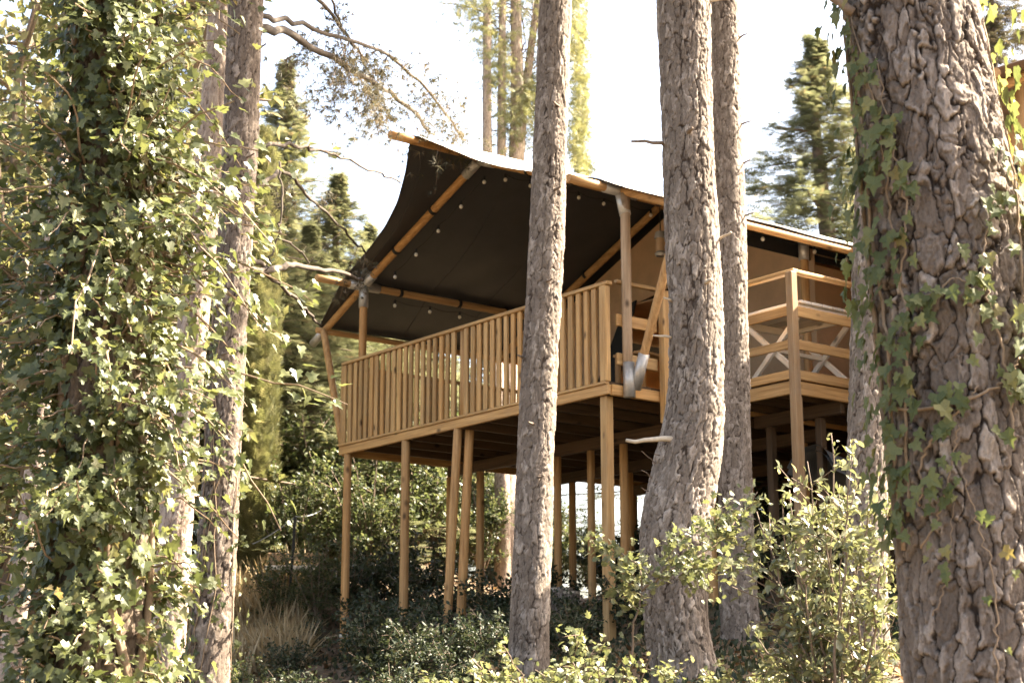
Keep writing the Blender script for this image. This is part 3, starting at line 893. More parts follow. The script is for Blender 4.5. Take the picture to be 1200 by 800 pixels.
for b, f in _cr:
    CROWN.append((mesh('bough', b[0], b[1], M['twig'], smooth=True, attrs=b[2]), mesh('crown', f[0], f[1], M['pine'], attrs=f[2])))
def add_crown(tree, top, which, rz=0, zoff=-3.6):
    b = np.array(tree.location); loc = np.array(top) + [0, 0, zoff] - b
    c = link('crown', CROWN[which][1], tree, loc, (0, 0, rz)); tag(link('boughs', CROWN[which][0], c), kind='stuff')

def stub(parent, p, d, r0, r1, mat='twig', seed=0, name='branch_stub', n=6):
    rs = np.random.RandomState(seed); d = np.array(d, float); k = np.linspace(0, 1, n)
    L = np.linalg.norm(d)
    pts = np.array(p) + d * k[:, None] + rs.normal(size=(n, 3)) * .026 * L * (k[:, None] * (1.2 - k[:, None])) * 2
    a = Acc(); add_tube(a, pts, r0 + (r1 - r0) * k, 8)
    return a.build(name, M[mat], parent, smooth=True)

def pine(name, rows, Y, top, label, seed, mat='bark', plate=(.05, .13), depth=.014, res=.011, crown=0, cat='tree', rz=0, hi=(0, 9), group=None):
    path = px_path(rows, Y, top=top)
    e = empty(name, (path[0, 0], path[0, 1], path[0, 2]), 0, label, cat, group)
    bark_trunk('trunk', path, M[mat], e, seed, plate, depth, res, hi, flare=.12)
    add_crown(e, path[-1, :3], crown, rz)
    return e, path

# centre-left straight pine in front of the balustrade
T3, p3 = pine('pine_tree', [(619, 790, 48), (620, 740, 46), (625, 600, 46), (634, 400, 44.5), (642, 250, 42), (651, 0, 38), (655, -120, 36)], 13.3, 15.5,
              'slim straight pine trunk standing before the slatted balustrade', 31, res=.0095, hi=(1.5, 8.2))
# middle pine with a bowed foot
T4, p4 = pine('pine_tree', [(812, 860, 84), (805, 800, 80), (793, 728, 76), (791, 640, 84), (795, 590, 84), (807, 530, 79), (815, 480, 71), (816, 400, 66), (808, 200, 63), (801, 0, 62), (798, -120, 60)], 11.9, 16,
              'stout pine trunk with a bowed foot and broken branch stubs', 41, plate=(.058, .15), depth=.017, res=.0092, hi=(1.2, 7.4), crown=1, rz=1)
# pine close behind it
T5, p5 = pine('pine_tree', [(868, 740, 44), (865, 680, 43), (862, 600, 42), (857, 400, 42), (855, 300, 41), (851, 150, 39), (849, 0, 37), (847, -100, 36)], 14.6, 15,
              'narrow pine trunk rising close behind the bowed pine', 61, res=.0105, hi=(1.5, 8.8), rz=2)
# pine half hidden by the large ivy-clad trunk
T7, p7 = pine('pine_tree', [(1014, 700, 50), (1016, 560, 48), (1018, 400, 45), (1022, 250, 42), (1030, 0, 38)], 11, 14,
              'pine trunk half hidden behind the big trunk with climbing ivy', 71, res=.011, hi=(1.5, 6), rz=3, crown=1)
# leaning pine with the bare limbs, and the pale one behind
T2, p2 = pine('pine_tree', [(240, 830, 54), (245, 760, 50), (257, 600, 46), (268, 400, 43), (280, 200, 42), (288, 0, 41), (292, -100, 39)], 12.2, 15,
              'leaning pine with long bare limbs beside the ivy-smothered tree', 81, 'bark_big', res=.0105, hi=(1.2, 7.6), rz=4)
T2b, p2b = pine('pine_tree', [(190, 800, 44), (197, 740, 42), (207, 600, 40), (224, 400, 38), (245, 200, 35), (262, 0, 33), (270, -100, 32)], 14.2, 16,
              'pale barked pine behind the leaning pine and the ivy', 91, 'bark_pale', (.045, .16), .010, .012, 1, rz=5, hi=(1.5, 8.6))
T8, p8 = pine('pine_tree', [(5, 820, 27), (22, 700, 25), (42, 540, 24), (62, 300, 22), (85, 0, 20)], 16, 15,
              'thin pale pine trunk glimpsed beyond the ivy foliage', 101, 'bark_pale', (.045, .16), .009, .016, 0, rz=1.4, hi=(1.5, 8))

# dead stubs and knots
def facing(path, z):
    return np.array([np.interp(z, path[:, 2], path[:, k]) for k in range(4)])
def knob(tree, path, xpx, ypx, Y, dx, r=.014, mat='twig', seed=1, dz=0):
    p = at(xpx, ypx, Y); c = facing(path, p[2]); s = np.clip((p[0] - c[0]) / c[3], -.97, .97)
    b = np.array([c[0] + s * c[3] * .9, c[1] - math.sqrt(1 - s * s) * c[3] * .9, p[2]])
    stub(tree, b, (dx, -.10 if abs(dx) < .15 else -.03, dz), r, r * .55, mat, seed)
knob(T4, p4, 776, 170, 11.9, -.27, .017, seed=2); knob(T4, p4, 803, 165, 11.9, .02, .022, seed=3); knob(T4, p4, 846, 283, 11.9, .10, .013, 'cut', 4, .03)
knob(T4, p4, 783, 518, 11.9, -.34, .022, 'cut', 5, -.02); knob(T4, p4, 782, 397, 11.9, -.15, .012, 'cut', 6, .01); knob(T4, p4, 784, 355, 11.9, -.07, .012, 'cut', 7)
knob(T4, p4, 825, 338, 11.9, .03, .018, 'cut', 8); knob(T4, p4, 832, 4, 11.9, .16, .013, 'cut', 9); knob(T4, p4, 770, 78, 11.9, .04, .015, seed=10)
for i, (a, b) in enumerate(((762, 545), (757, 562), (756, 578), (770, 535))): knob(T4, p4, a, b, 11.9, -.12 + .02 * i, .005, 'twig', 11 + i, .08 - .03 * i)
for i, (a, b) in enumerate(((867, 47), (869, 148), (871, 193), (872, 255))): knob(T5, p5, a, b, 14.6, .06 + .02 * (i % 2), .011, 'twig', 21 + i)
for i, (a, b) in enumerate(((655, 130), (640, 460), (612, 420), (650, 228), (625, 500), (630, 562), (662, 275), (640, 335))): knob(T3, p3, a, b, 13.3, (-.05, .05)[i % 2], .013, 'twig', 31 + i)
for i, (a, b) in enumerate(((305, 60), (292, 190), (262, 420))): knob(T2, p2, a, b, 12.2, .08, .010, 'twig', 41 + i)

# long bare limbs of the leaning pine with thin needle sprays
def limb(tree, pts, Y0, Y1, r0, r1, seed, name='limb'):
    m = len(pts); P = np.array([at(x, y, Y0 + (Y1 - Y0) * i / (m - 1)) for i, (x, y) in enumerate(pts)])
    P = smooth_path(P, 26); rs = np.random.RandomState(seed)
    P[1:-1] += rs.normal(size=(24, 3)) * .012
    a = Acc(); add_tube(a, P, np.linspace(r0, r1, 26), 8)
    a.build(name, M['limb'], tree, smooth=True)
    return P
LY = 12.2
limb_paths = []
for pts, Y0, Y1, r0, r1 in [
    ([(303, 34), (340, 40), (400, 75), (450, 103), (490, 135), (503, 155)], 12.2, 19.5, .038, .020),
    ([(302, 18), (345, 25), (400, 45), (450, 62), (500, 105), (535, 152), (545, 165)], 12.4, 19.5, .024, .012),
    ([(345, -30), (395, 25), (420, 60), (440, 100), (458, 140)], 13.5, 19.0, .020, .009),
    ([(375, -40), (400, 30), (425, 70), (428, 110)], 13.5, 18.5, .014, .006),
    ([(296, 168), (340, 170), (380, 178), (430, 197), (469, 214)], 12.2, 17.5, .018, .009),
    ([(280, 250), (330, 200), (360, 230), (395, 262), (428, 296)], 12.2, 19.0, .020, .012),
    ([(272, 325), (320, 315), (355, 312), (400, 320), (425, 328)], 12.2, 18.0, .032, .019),
    ([(276, 290), (310, 315), (345, 350), (375, 380)], 12.2, 17.0, .024, .014),
    ([(270, 250), (303, 260), (330, 275), (362, 308)], 12.2, 13.2, .014, .007),
    ([(328, 190), (330, 240), (322, 290), (310, 318)], 12.9, 12.7, .010, .006)]:
    limb_paths.append(limb(T2, pts, Y0, Y1, r0, r1, len(limb_paths)))
def limb_needles(tree, seed):
    rs = np.random.RandomState(seed); fo = Acc(); tw = Acc()
    for li in (0, 1, 2, 3, 5):
        P = limb_paths[li]
        for k in range({0: 7, 1: 30, 2: 10, 3: 8, 5: 6}[li]):
            i = rs.randint(11 if li in (0, 5) else 6, 26); p = P[i]
            L = rs.uniform(.3, 1.0); d = unit(np.array([rs.normal() * .6, rs.normal() * .6, -.75 + rs.normal() * .4]))
            t = np.linspace(0, 1, 5)[:, None]; q = p + d * L * t + np.array([0, 0, -.12]) * t * t * L
            add_tube(tw, q, [.005, .004, .003, .003, .002], 3, cap=False)
            n = rs.randint(12, 36); u = rs.uniform(.2, 1.05, n)
            pos = np.stack([np.interp(u, t[:, 0], q[:, c]) for c in range(3)], -1) + rs.normal(size=(n, 3)) * .07
            scatter(fo, TUFT, pos, unit(d + rs.normal(size=(n, 3)) * .6), rs.normal(size=(n, 3)), rs.uniform(.06, .12, n), rs.rand(n))
    tag(tw.build('twigs', M['twig'], tree), kind='stuff'); tag(fo.build('needles', M['pine'], tree), kind='stuff')
limb_needles(T2, 5)

# ------------------------------------------------------------------ big right-hand trunk with climbing ivy
T6, p6 = pine('old_pine_tree', [(1172, 1010, 205), (1160, 830, 180), (1153, 780, 178), (1137, 600, 176), (1119, 400, 177), (1100, 220, 176), (1080, 100, 160), (1066, 0, 152), (1055, -120, 148)], 6.3, 15,
              'massive furrowed pine trunk with ivy climbing up its bark', 111, 'bark_big', (.066, .16), .028, .0060, 1, rz=.5, hi=(1.4, 4.9))
IVY_MESH = leaf_meshes('leaf', IVY, M['ivy'])
IVY_PALE = leaf_meshes('leaf', IVY, M['ivy_pale'])
def trunk_point(path, s, z, off=.02):
    """point on the trunk at sideways fraction s (-1..1, beyond 1 wraps to the back) and height z"""
    c = facing(path, z); a = s * math.pi / 2; n = np.array([math.sin(a), -math.cos(a), 0])
    return np.array([c[0], c[1], z]) + n * (c[3] + off), n
def zpx(y, Y): return at(600, y, Y)[2]
def ivy_on_t6():
    rs = np.random.RandomState(6); iv = empty('ivy_plant', (p6[0, 0] - .2, p6[0, 1] - .25, p6[0, 2]), 0, 'ivy with pale veined stems climbing the massive furrowed pine trunk', 'ivy', 'ivy growing up tree trunks')
    pos, tip, nrm, size = [], [], [], []
    def vine(pts, r, dens, ls=.062, spread=.05, lift=.03, jit=.25):
        P = []
        pts = smooth_path(np.array(pts, float), max(10, len(pts) * 9))
        for s, y in pts:
            q, n = trunk_point(p6, s + rs.normal() * .012, zpx(y, 6.05), .012); P.append((q, n))
        a = Acc(); add_tube(a, np.array([q for q, n in P]), np.linspace(r, r * .5, len(P)), 6); a.build('stem', M['vine'], iv, smooth=True)
        L = sum(np.linalg.norm(P[i + 1][0] - P[i][0]) for i in range(len(P) - 1)); n = int(L * dens)
        for k in range(n):
            q, nn = P[rs.randint(len(P))]; tg = np.cross([0, 0, 1], nn)
            o = tg * rs.normal() * spread + np.array([0, 0, rs.normal() * spread]) + nn * abs(rs.normal()) * lift
            pos.append(q + nn * .012 + o); nrm.append(unit(nn + rs.normal(size=3) * jit + np.array([0, 0, .35])))
            tip.append(unit(np.array([0, 0, -.75]) + tg * rs.normal() * .6 + nn * .25)); size.append(ls * rs.uniform(.6, 1.15))
    # dense band up the left flank
    vine([(-.80, 640), (-.84, 520), (-.78, 380), (-.86, 240), (-.80, 120), (-.88, -40)], .010, 34, .070, .055)
    vine([(-.70, 600), (-.62, 470), (-.55, 380), (-.60, 240), (-.62, 130), (-.80, 0)], .007, 40, .074, .05)
    vine([(-.95, 560), (-.98, 400), (-.96, 200), (-1.0, 0)], .012, 44, .070, .065, .05)
    vine([(-.58, 330), (-.45, 250), (-.50, 170), (-.55, 60)], .005, 30, .078, .05)
    vine([(-.50, 350), (-.28, 345), (-.12, 330), (.02, 350)], .005, 42, .072, .045)
    # thin stems over the lower bark
    vine([(-.58, 590), (-.50, 530), (-.34, 505), (-.18, 480), (-.02, 455)], .006, 30, .074, .055)
    vine([(-.78, 470), (-.5, 478), (-.1, 470), (.18, 448), (.35, 420)], .008, 14, .076, .045)
    vine([(-.6, 640), (-.40, 600), (-.28, 545), (-.22, 500)], .005, 24, .055, .05)
    vine([(-.10, 800), (-.05, 700), (-.12, 620), (-.2, 560)], .004, 9, .05, .05)
    vine([(-.55, 720), (-.4, 680), (-.30, 590)], .003, 10, .048, .05)
    vine([(.5, 640), (.30, 700), (.1, 720)], .003, 3, .045, .03)
    # right flank
    vine([(.22, 520), (.20, 420), (.10, 340), (.15, 280), (.28, 230)], .006, 40, .070, .06)
    vine([(.45, 470), (.42, 400), (.48, 320), (.55, 220), (.50, 160)], .008, 42, .074, .065, .04)
    vine([(.72, 560), (.75, 460), (.66, 380), (.72, 280), (.85, 200)], .010, 70, .076, .08, .07)
    vine([(.95, 520), (.98, 420), (.95, 300), (1.0, 180), (.96, 80), (1.0, -30)], .012, 60, .076, .07, .06)
    vine([(1.1, 500), (1.12, 400), (1.1, 250), (1.12, 100)], .012, 45, .076, .08, .08)
    # loose shoots leaning out on the sunny side
    a = Acc()
    for k in range(16):
        q, n = trunk_point(p6, rs.uniform(.7, 1.05), zpx(rs.uniform(230, 500), 6.2), .02)
        d = unit(n + np.array([.3, -.1, rs.uniform(-.3, .4)])); L = rs.uniform(.10, .30); t = np.linspace(0, 1, 6)[:, None]
        w = q + d * L * t - np.array([0, 0, .12]) * t * t * L; add_tube(a, w, .004, 5, cap=False)
        for j in range(12):
            pos.append(w[rs.randint(1, 6)] + rs.normal(size=3) * .03); nrm.append(unit(np.array([.2, -.3, .8]) + rs.normal(size=3) * .5)); tip.append(unit(d + rs.normal(size=3) * .5 + [0, 0, -.4])); size.append(.064 * rs.uniform(.6, 1.1))
    tag(a.build('shoots', M['vine'], iv), kind='stuff')
    split_leaves(iv, IVY, M['ivy_pale'], np.array(pos), np.array(tip), np.array(nrm), np.array(size), rs.rand(len(pos)), rs, 300, meshes=IVY_PALE)
ivy_on_t6()
# limb leaving the top left of the big trunk
stub(T6, at(1000, 15, 6.2), at(962, -12, 6.2) - at(1000, 15, 6.2), .022, .016, seed=77, name='limb')

# ------------------------------------------------------------------ ivy-smothered tree on the left
T1, p1 = pine('ivy_clad_tree', [(105, 1000, 130), (112, 800, 112), (122, 600, 104), (128, 400, 100), (132, 200, 98), (136, 0, 94), (138, -120, 90)], 8.0, 13,
              'thick dark trunk smothered by shaggy ivy', 121, 'bark_dark', (.06, .12), .022, .012, 0, rz=2.2, hi=(1.2, 5.8))
def ivy_on_t1():
    rs = np.random.RandomState(16); iv = empty('ivy_plant', (p1[0, 0] - .3, p1[0, 1] - .35, p1[0, 2]), 0, 'shaggy ivy hanging in dense leafy shoots from the smothered trunk', 'ivy', 'ivy growing up tree trunks')
    pos, tip, nrm, size = [], [], [], []
    # coat on the bark, with bare gaps
    for k in range(6000):
        z = rs.uniform(1.3, 5.9); s = rs.uniform(-2, 2); q, n = trunk_point(p1, s, z, abs(rs.normal()) * .05 + .01)
        if noise3(np.array([q[0] * 3.2, q[1] * 3.2, z * 2.2]), 77) < -.12: continue
        pos.append(q); nrm.append(unit(n + [0, 0, .5] + rs.normal(size=3) * .4)); tip.append(unit(np.array([0, 0, -.8]) + np.cross([0, 0, 1], n) * rs.normal() * .6 + n * .3)); size.append(.070 * rs.uniform(.5, 1.25))
    sh = Acc()
    for k in range(600):
        y = rs.uniform(-80, 860); z = zpx(y, 8); s = rs.choice([rs.uniform(.1, 1.6), rs.uniform(-1.7, .1)], p=[.6, .4])
        q, n = trunk_point(p1, s, z, 0); L = rs.gamma(3, .15)
        if n[0] > .3 and not 170 < y < 560 and rs.rand() < .45: continue
        if y > 620: L *= .55
        if n[0] > .3: L *= 1.05 if 170 < y < 540 else .6
        L = min(L, 1.05)
        if noise3(np.array([s * 2.2, z * 1.5, 3.3]), 78) < -.30: continue
        d = unit(n + np.array([.1, 0, rs.normal() * .4])); t = np.linspace(0, 1, 9)[:, None]
        w = q + d * L * t + np.array([0, 0, rs.uniform(-.5, .15)]) * t * t * L + np.cumsum(rs.normal(size=(9, 3)) * .012, 0)
        add_tube(sh, w, np.linspace(.007, .003, 9), 5, cap=False)
        m = int(9 + L * 30); u = rs.uniform(.15, 1.04, m)
        p = np.stack([np.interp(u, t[:, 0], w[:, c]) for c in range(3)], -1) + rs.normal(size=(m, 3)) * .055
        pos += list(p); nrm += list(unit(np.array([.3, -.4, .7]) + n * .35 + rs.normal(size=(m, 3)) * .38)); tip += list(unit(d + rs.normal(size=(m, 3)) * .6 + [0, 0, -.45])); size += list(.066 * rs.uniform(.5, 1.15, m))
    tag(sh.build('shoots', M['vine'], iv), kind='stuff')
    for k in range(7):    # old woody stems climbing the bark
        s0 = rs.uniform(-1.2, 1.2); zz = np.linspace(1.0, 5.9, 40)
        P = np.array([trunk_point(p1, s0 + .25 * math.sin(z * 1.7 + k) + .1 * math.sin(z * 5 + k), z, .01)[0] for z in zz]); a = Acc(); add_tube(a, P, np.linspace(.022, .010, 40), 7); a.build('stem', M['vine'], iv, smooth=True)
    split_leaves(iv, IVY, M['ivy'], np.array(pos), np.array(tip), np.array(nrm), np.array(size), rs.rand(len(pos)), rs, 300, meshes=IVY_MESH)
ivy_on_t1()
def ivy_on_t2():
    rs = np.random.RandomState(26); iv = empty('ivy_plant', (p2[0, 0], p2[0, 1] - .25, p2[0, 2]), 0, 'thin ivy round the foot of the leaning pine', 'ivy', 'ivy growing up tree trunks')
    pos, tip, nrm, size = [], [], [], []
    for k in range(5):
        s0 = rs.uniform(-1.1, 1.2); zt = rs.uniform(3.2, 4.6); zz = np.linspace(1.3, zt, 24)
        P = [trunk_point(p2, s0 + .22 * math.sin(z * 2.3 + k * 2) + rs.normal() * .05, z, .006) for z in zz]
        a = Acc(); add_tube(a, np.array([q for q, n in P]), .0045, 6); a.build('stem', M['vine'], iv, smooth=True)
        for j in range(58):
            i = int(24 * rs.rand() ** 1.6); q, n = P[i]; pos.append(q + n * rs.uniform(.01, .06) + rs.normal(size=3) * .05); nrm.append(unit(n + [0, 0, .5] + rs.normal(size=3) * .35)); tip.append(unit(np.array([0, 0, -.8]) + rs.normal(size=3) * .5)); size.append(.06 * rs.uniform(.6, 1.1))
    split_leaves(iv, IVY, M['ivy'], np.array(pos), np.array(tip), np.array(nrm), np.array(size), rs.rand(len(pos)), rs, 300, meshes=IVY_MESH)
ivy_on_t2()
# ------------------------------------------------------------------ trees and shrubs beyond
def fir_meshes(seed, h, r, nb, m, mat='fir', droop=.30, dens=1.0, spray=.34, bare=.08):
    rs = np.random.RandomState(seed)
    t = bare + (1 - bare) * (np.arange(nb) + rs.rand(nb)) / nb
    an = np.arange(nb) * 2.399 + rs.rand(nb) * .8
    L = r * np.clip(1.12 * (1 - t) ** 1.02, .03, 1) * rs.uniform(.4, 1.2, nb)
    z0 = h * t
    tau = rs.uniform(.12, 1.0, (nb, m)); lat = rs.normal(size=(nb, m)) * (.20 * (1.05 - tau)) + 0
    d = np.stack([np.cos(an), np.sin(an), 0 * an], -1); pr = np.stack([-np.sin(an), np.cos(an), 0 * an], -1)
    zz = z0[:, None] + L[:, None] * (.12 * tau - droop * tau ** 2 + .12 * tau ** 4) - .10 * np.abs(lat) * L[:, None]
    pos = d[:, None] * (tau * L[:, None])[..., None] + pr[:, None] * (lat * L[:, None] * 1.3)[..., None]
    pos[..., 2] += zz + rs.normal(size=zz.shape) * .11 - .10 * rs.rand(*zz.shape) ** 3
    tip = d[:, None] * .8 + pr[:, None] * (np.sign(lat) * .6)[..., None] + rs.normal(size=pos.shape) * .3 + np.array([0, 0, -.12])
    nrm = np.array([0, 0, 1.0]) + rs.normal(size=pos.shape) * .45
    n = nb * m
    fo = Acc(); scatter(fo, SPRAY, pos.reshape(-1, 3), tip.reshape(-1, 3), nrm.reshape(-1, 3), spray * rs.uniform(.6, 1.25, n) * np.repeat(np.clip(.45 + L / r, .5, 1), m), rs.rand(n))
    br = Acc()
    for i in range(0, nb, 2):
        k = np.linspace(0, .95, 6); P = d[i] * (k * L[i])[:, None]; P[:, 2] = z0[i] + L[i] * (.12 * k - droop * k ** 2 + .12 * k ** 4)
        add_tube(br, P, .03 * (1 - k) + .006, 4, cap=False)
    tr = Acc(); k = np.linspace(0, 1, 14); add_tube(tr, np.stack([.05 * np.sin(k * 9), .05 * np.cos(k * 7), k * h * .98 - .3 * (k == 0)], -1), .18 * (1 - k) ** .8 + .012, 9)
    f, b, t_ = fo.data(), br.data(), tr.data()
    return (mesh('crown', f[0], f[1], M[mat], attrs=f[2]), mesh('boughs', b[0], b[1], M['twig']), mesh('trunk', t_[0], t_[1], M['twig'], smooth=True), h)
def gp(x, Y):
    X = (x - 600) / FPX * Y * 1.025
    return np.array([X, Y, gz(X, Y)])
def put(kind, name, loc, scale, rz, label, cat, group=None, sz=None):
    e = empty(name, loc, rz, label, cat, group)
    s = (scale, scale, sz or scale)
    c = link('crown', kind[0], e); b = tag(link('boughs', kind[1], c), kind='stuff'); t = link('trunk', kind[2], e)
    for o in (c, t): o.scale = s
    return e
def put_px(kind, name, x, ytop, Y, width, label, cat, group=None, rz=0):
    p = gp(x, Y); h = at(x, ytop, Y)[2] - p[2]
    return put(kind, name, p, width, rz, label, cat, group, h / kind[3])
FIR_A = fir_meshes(201, 14, 3.2, 210, 90, spray=.23)
FIR_B = fir_meshes(202, 12, 3.4, 150, 110, droop=.34, spray=.22)
FIR_C = fir_meshes(203, 13, 3.4, 120, 66, 'pine', .15, spray=.36)
G1 = 'conifers beyond the tent'
put_px(FIR_A, 'fir_tree', 325, 75, 33, 1.35, 'tall dense fir rising behind the leaning pine and its bare limbs', 'tree', G1, .3)
put_px(FIR_B, 'fir_tree', 392, 205, 31, 1.3, 'grey green fir just beyond the left brace of the tent', 'tree', G1, 1.2)
put_px(FIR_B, 'fir_tree', 432, 265, 38, 1.35, 'distant fir behind the low left corner of the fly', 'tree', G1, 4.4)
put_px(FIR_A, 'fir_tree', 360, 265, 27, 1.05, 'lower fir with drooping boughs left of the deck stilts', 'tree', G1, 2.2)
put_px(FIR_A, 'fir_tree', 398, 310, 33, 1.25, 'pale fir filling the gap under the left brace of the tent', 'tree', G1, 5.4)
put_px(FIR_B, 'fir_tree', 318, 195, 26, .95, 'pale fir close beside the slim cypress', 'tree', G1, 2.0)
put_px(FIR_C, 'pine_tree', 455, 350, 36, 1.3, 'loose pine seen through the balusters of the deck', 'tree', G1, .7)
put_px(FIR_B, 'fir_tree', 972, 45, 40, 2.3, 'wide fir above the roof eave beside the big ivy-clad trunk', 'tree', G1, 2.9)
put_px(FIR_A, 'fir_tree', 1035, 30, 46, 1.3, 'dark fir mostly hidden behind the massive trunk', 'tree', G1, 4.0)
put_px(FIR_C, 'pine_tree', 1185, -90, 30, 1.1, 'spreading pine above the brown neighbouring tent', 'tree', G1, 5.0)
put_px(FIR_C, 'pine_tree', 215, -60, 30, 1.1, 'sunny pine glimpsed between the leaning pine and the ivy', 'tree', G1, .9)
put_px(FIR_A, 'fir_tree', 505, 345, 38, 1.2, 'fir hidden behind the fly, showing between the middle balusters', 'tree', G1, 1.1)
put_px(FIR_B, 'fir_tree', 572, 335, 41, 1.3, 'far fir behind the tent, showing only past the balusters by the slim pine', 'tree', G1, .2)
put_px(FIR_B, 'fir_tree', 110, 150, 36, 1.2, 'fir hidden far behind the ivy-smothered trunk', 'tree', G1, 3.9)

def cypress_meshes(seed, h, r, n, spray=.26):
    rs = np.random.RandomState(seed); t = rs.rand(n) ** .9; an = rs.uniform(0, 2 * math.pi, n)
    prof = np.interp(t, [0, .08, .3, .75, .95, 1], [.35, .8, 1, .8, .35, .05])
    lump = 1 + .28 * noise3(np.stack([np.cos(an) * 2.5, np.sin(an) * 2.5, t * h * 1.1], -1), seed)
    rr = r * prof * lump * np.sqrt(rs.uniform(.35, 1.05, n))
    pos = np.stack([np.cos(an) * rr, np.sin(an) * rr, t * h], -1)
    out = np.stack([np.cos(an), np.sin(an), 0 * an], -1)
    fo = Acc(); scatter(fo, SPRAY, pos, out * .35 + [0, 0, .95] + rs.normal(size=pos.shape) * .22, out + rs.normal(size=pos.shape) * .4, spray * rs.uniform(.6, 1.2, n), rs.rand(n))
    br = Acc()
    for i in range(50):
        tt = rs.uniform(.03, .9); a = rs.rand() * 6.28; k = np.linspace(0, 1, 4)
        add_tube(br, np.stack([np.cos(a) * r * .7 * k, np.sin(a) * r * .7 * k, tt * h + .8 * k], -1), .015, 4, cap=False)
    tr = Acc(); k = np.linspace(0, 1, 8); add_tube(tr, np.stack([0 * k, 0 * k, k * h * .95 - .3 * (k == 0)], -1), .12 * (1 - k) + .015, 9)
    f, b, t_ = fo.data(), br.data(), tr.data()
    return (mesh('crown', f[0], f[1], M['cyp'], attrs=f[2]), mesh('boughs', b[0], b[1], M['twig']), mesh('trunk', t_[0], t_[1], M['twig'], smooth=True), h)
CYP = cypress_meshes(211, 9, .42, 7000)
put_px(CYP, 'cypress_tree', 302, 160, 23.5, .78, 'slim pale green columnar cypress beside the leaning pine', 'tree', None, 0)

# old many-stemmed cypress behind the tent
def old_cypress():
    Y = 27; g = gp(590, Y); rs = np.random.RandomState(19)
    e = empty('cypress_tree', g, 0, 'old many-stemmed cypress rising behind the canvas roof', 'tree')
    tops = [((589, 700), (588, 560), (575, 300), (571, 150), (571, -60)), ((590, 700), (590, 500), (588, 250), (588, 100), (590, -60)), ((592, 700), (594, 480), (604, 220), (606, 100), (603, -80)), ((592, 690), (597, 450), (609, 180), (622, 60), (640, -60)), ((596, 600), (612, 300), (650, 120), (664, -40))]
    rad = (.115, .10, .155, .10, .09)
    for i, (pts, r) in enumerate(zip(tops, rad)):
        P = np.array([[*at(x, min(y, 705), Y + (i - 2) * .12), r * (1.25 - .17 * k)] for k, (x, y) in enumerate(pts)])
        P[0, 2] = g[2] - .2
        bark_trunk('trunk' if i == 0 else 'stem', P, M['bark_pale'], e, 300 + i, (.05, .3), .012, .028, None, True)
    # hanging sprays at set places, and the column on the right
    fo = Acc()
    def cloud(x, y, sx, sy, n, sp=.16):
        q = np.stack([rs.normal(size=n) * sx + x, rs.normal(size=n) * sy + y], -1)
        dep = Y + rs.normal(size=n) * .55
        pos = np.array([at(a, b, c) for (a, b), c in zip(q, dep)])
        scatter(fo, SPRAY, pos, np.array([0, 0, -.25]) + rs.normal(size=(n, 3)) * .7, rs.normal(size=(n, 3)), sp * rs.uniform(.6, 1.3, n), rs.rand(n))
    for a in [(590, 80, 8, 30, 420), (622, 110, 9, 18, 420), (600, 140, 9, 16, 300), (630, 140, 8, 20, 260), (552, 10, 14, 12, 170), (560, 40, 8, 18, 120), (636, 30, 14, 22, 200), (676, 60, 5, 45, 420), (681, 110, 4, 50, 700), (678, 165, 6, 22, 420), (672, 10, 8, 30, 300), (600, -20, 35, 25, 700), (575, 60, 5, 25, 120), (684, 195, 5, 7, 140)]: cloud(*a)
    tag(fo.build('crown', M['cyp'], e), kind='stuff')
    tw = Acc()
    for k in range(46):
        a = at(rs.choice([572, 588, 604, 612, 625]), rs.uniform(-20, 180), Y); d = np.array([rs.normal() * .7, rs.normal() * .5, rs.normal() * .35 + .1]); t = np.linspace(0, 1, 6)[:, None]
        add_tube(tw, a + d * t - np.array([0, 0, .3]) * t * t, np.linspace(.016, .005, 6), 4, cap=False)
    tag(tw.build('twigs', M['twig'], e), kind='stuff')
old_cypress()

# ---- generic leafy plants
def bush_meshes(seed, h, r, nst, nl, base, mat, ls, tw=5, up=.6, bare=.15):
    rs = np.random.RandomState(seed); st = Acc(); fo = Acc()
    for i in range(nst):
        an = i * 2.4 + rs.rand(); L = h * rs.uniform(.65, 1.1); out = r * rs.uniform(.35, 1.0)
        t = np.linspace(0, 1, 9)
        P = np.stack([np.cos(an) * out * t ** 1.3, np.sin(an) * out * t ** 1.3, L * (t - .15 * t * t * rs.rand())], -1) + np.cumsum(rs.normal(size=(9, 3)) * .018 * h, 0) * t[:, None]
        P[0, 2] = -.15
        add_tube(st, P, np.linspace(.011, .004, 9) * max(1, h * .8), 5, cap=False)
        paths = [(P, .35)]
        for j in range(tw):
            u = rs.uniform(.25, .95); b = np.array([np.interp(u, t, P[:, c]) for c in range(3)])
            d = unit(np.array([rs.normal(), rs.normal(), up + rs.normal() * .3])); l = .32 * h * rs.uniform(.4, 1.1) * (1.15 - .6 * u); k = np.linspace(0, 1, 5)[:, None]
            Q = b + d * l * k + np.array([0, 0, -.10]) * l * k * k; add_tube(st, Q, np.linspace(.005, .002, 5) * max(1, h * .7), 4, cap=False); paths.append((Q, .05))
        m = nl // (nst * len(paths)) + 1
        for Q, lo in paths:
            u = lo + (1.03 - lo) * rs.rand(m) ** .8; k = np.linspace(0, 1, len(Q))
            p = np.stack([np.interp(u, k, Q[:, c]) for c in range(3)], -1) + rs.normal(size=(m, 3)) * ls * .55
            d = unit(Q[-1] - Q[0])
            scatter(fo, base, p, unit(d * .7 + rs.normal(size=(m, 3)) * .65), unit(np.array([0, 0, .9]) + rs.normal(size=(m, 3)) * .5), ls * rs.uniform(.55, 1.15, m), rs.rand(m))
    s, f = st.data(), fo.data()
    return mesh('foliage', f[0], f[1], M[mat], attrs=f[2]), mesh('stems', s[0], s[1], M['twig'])
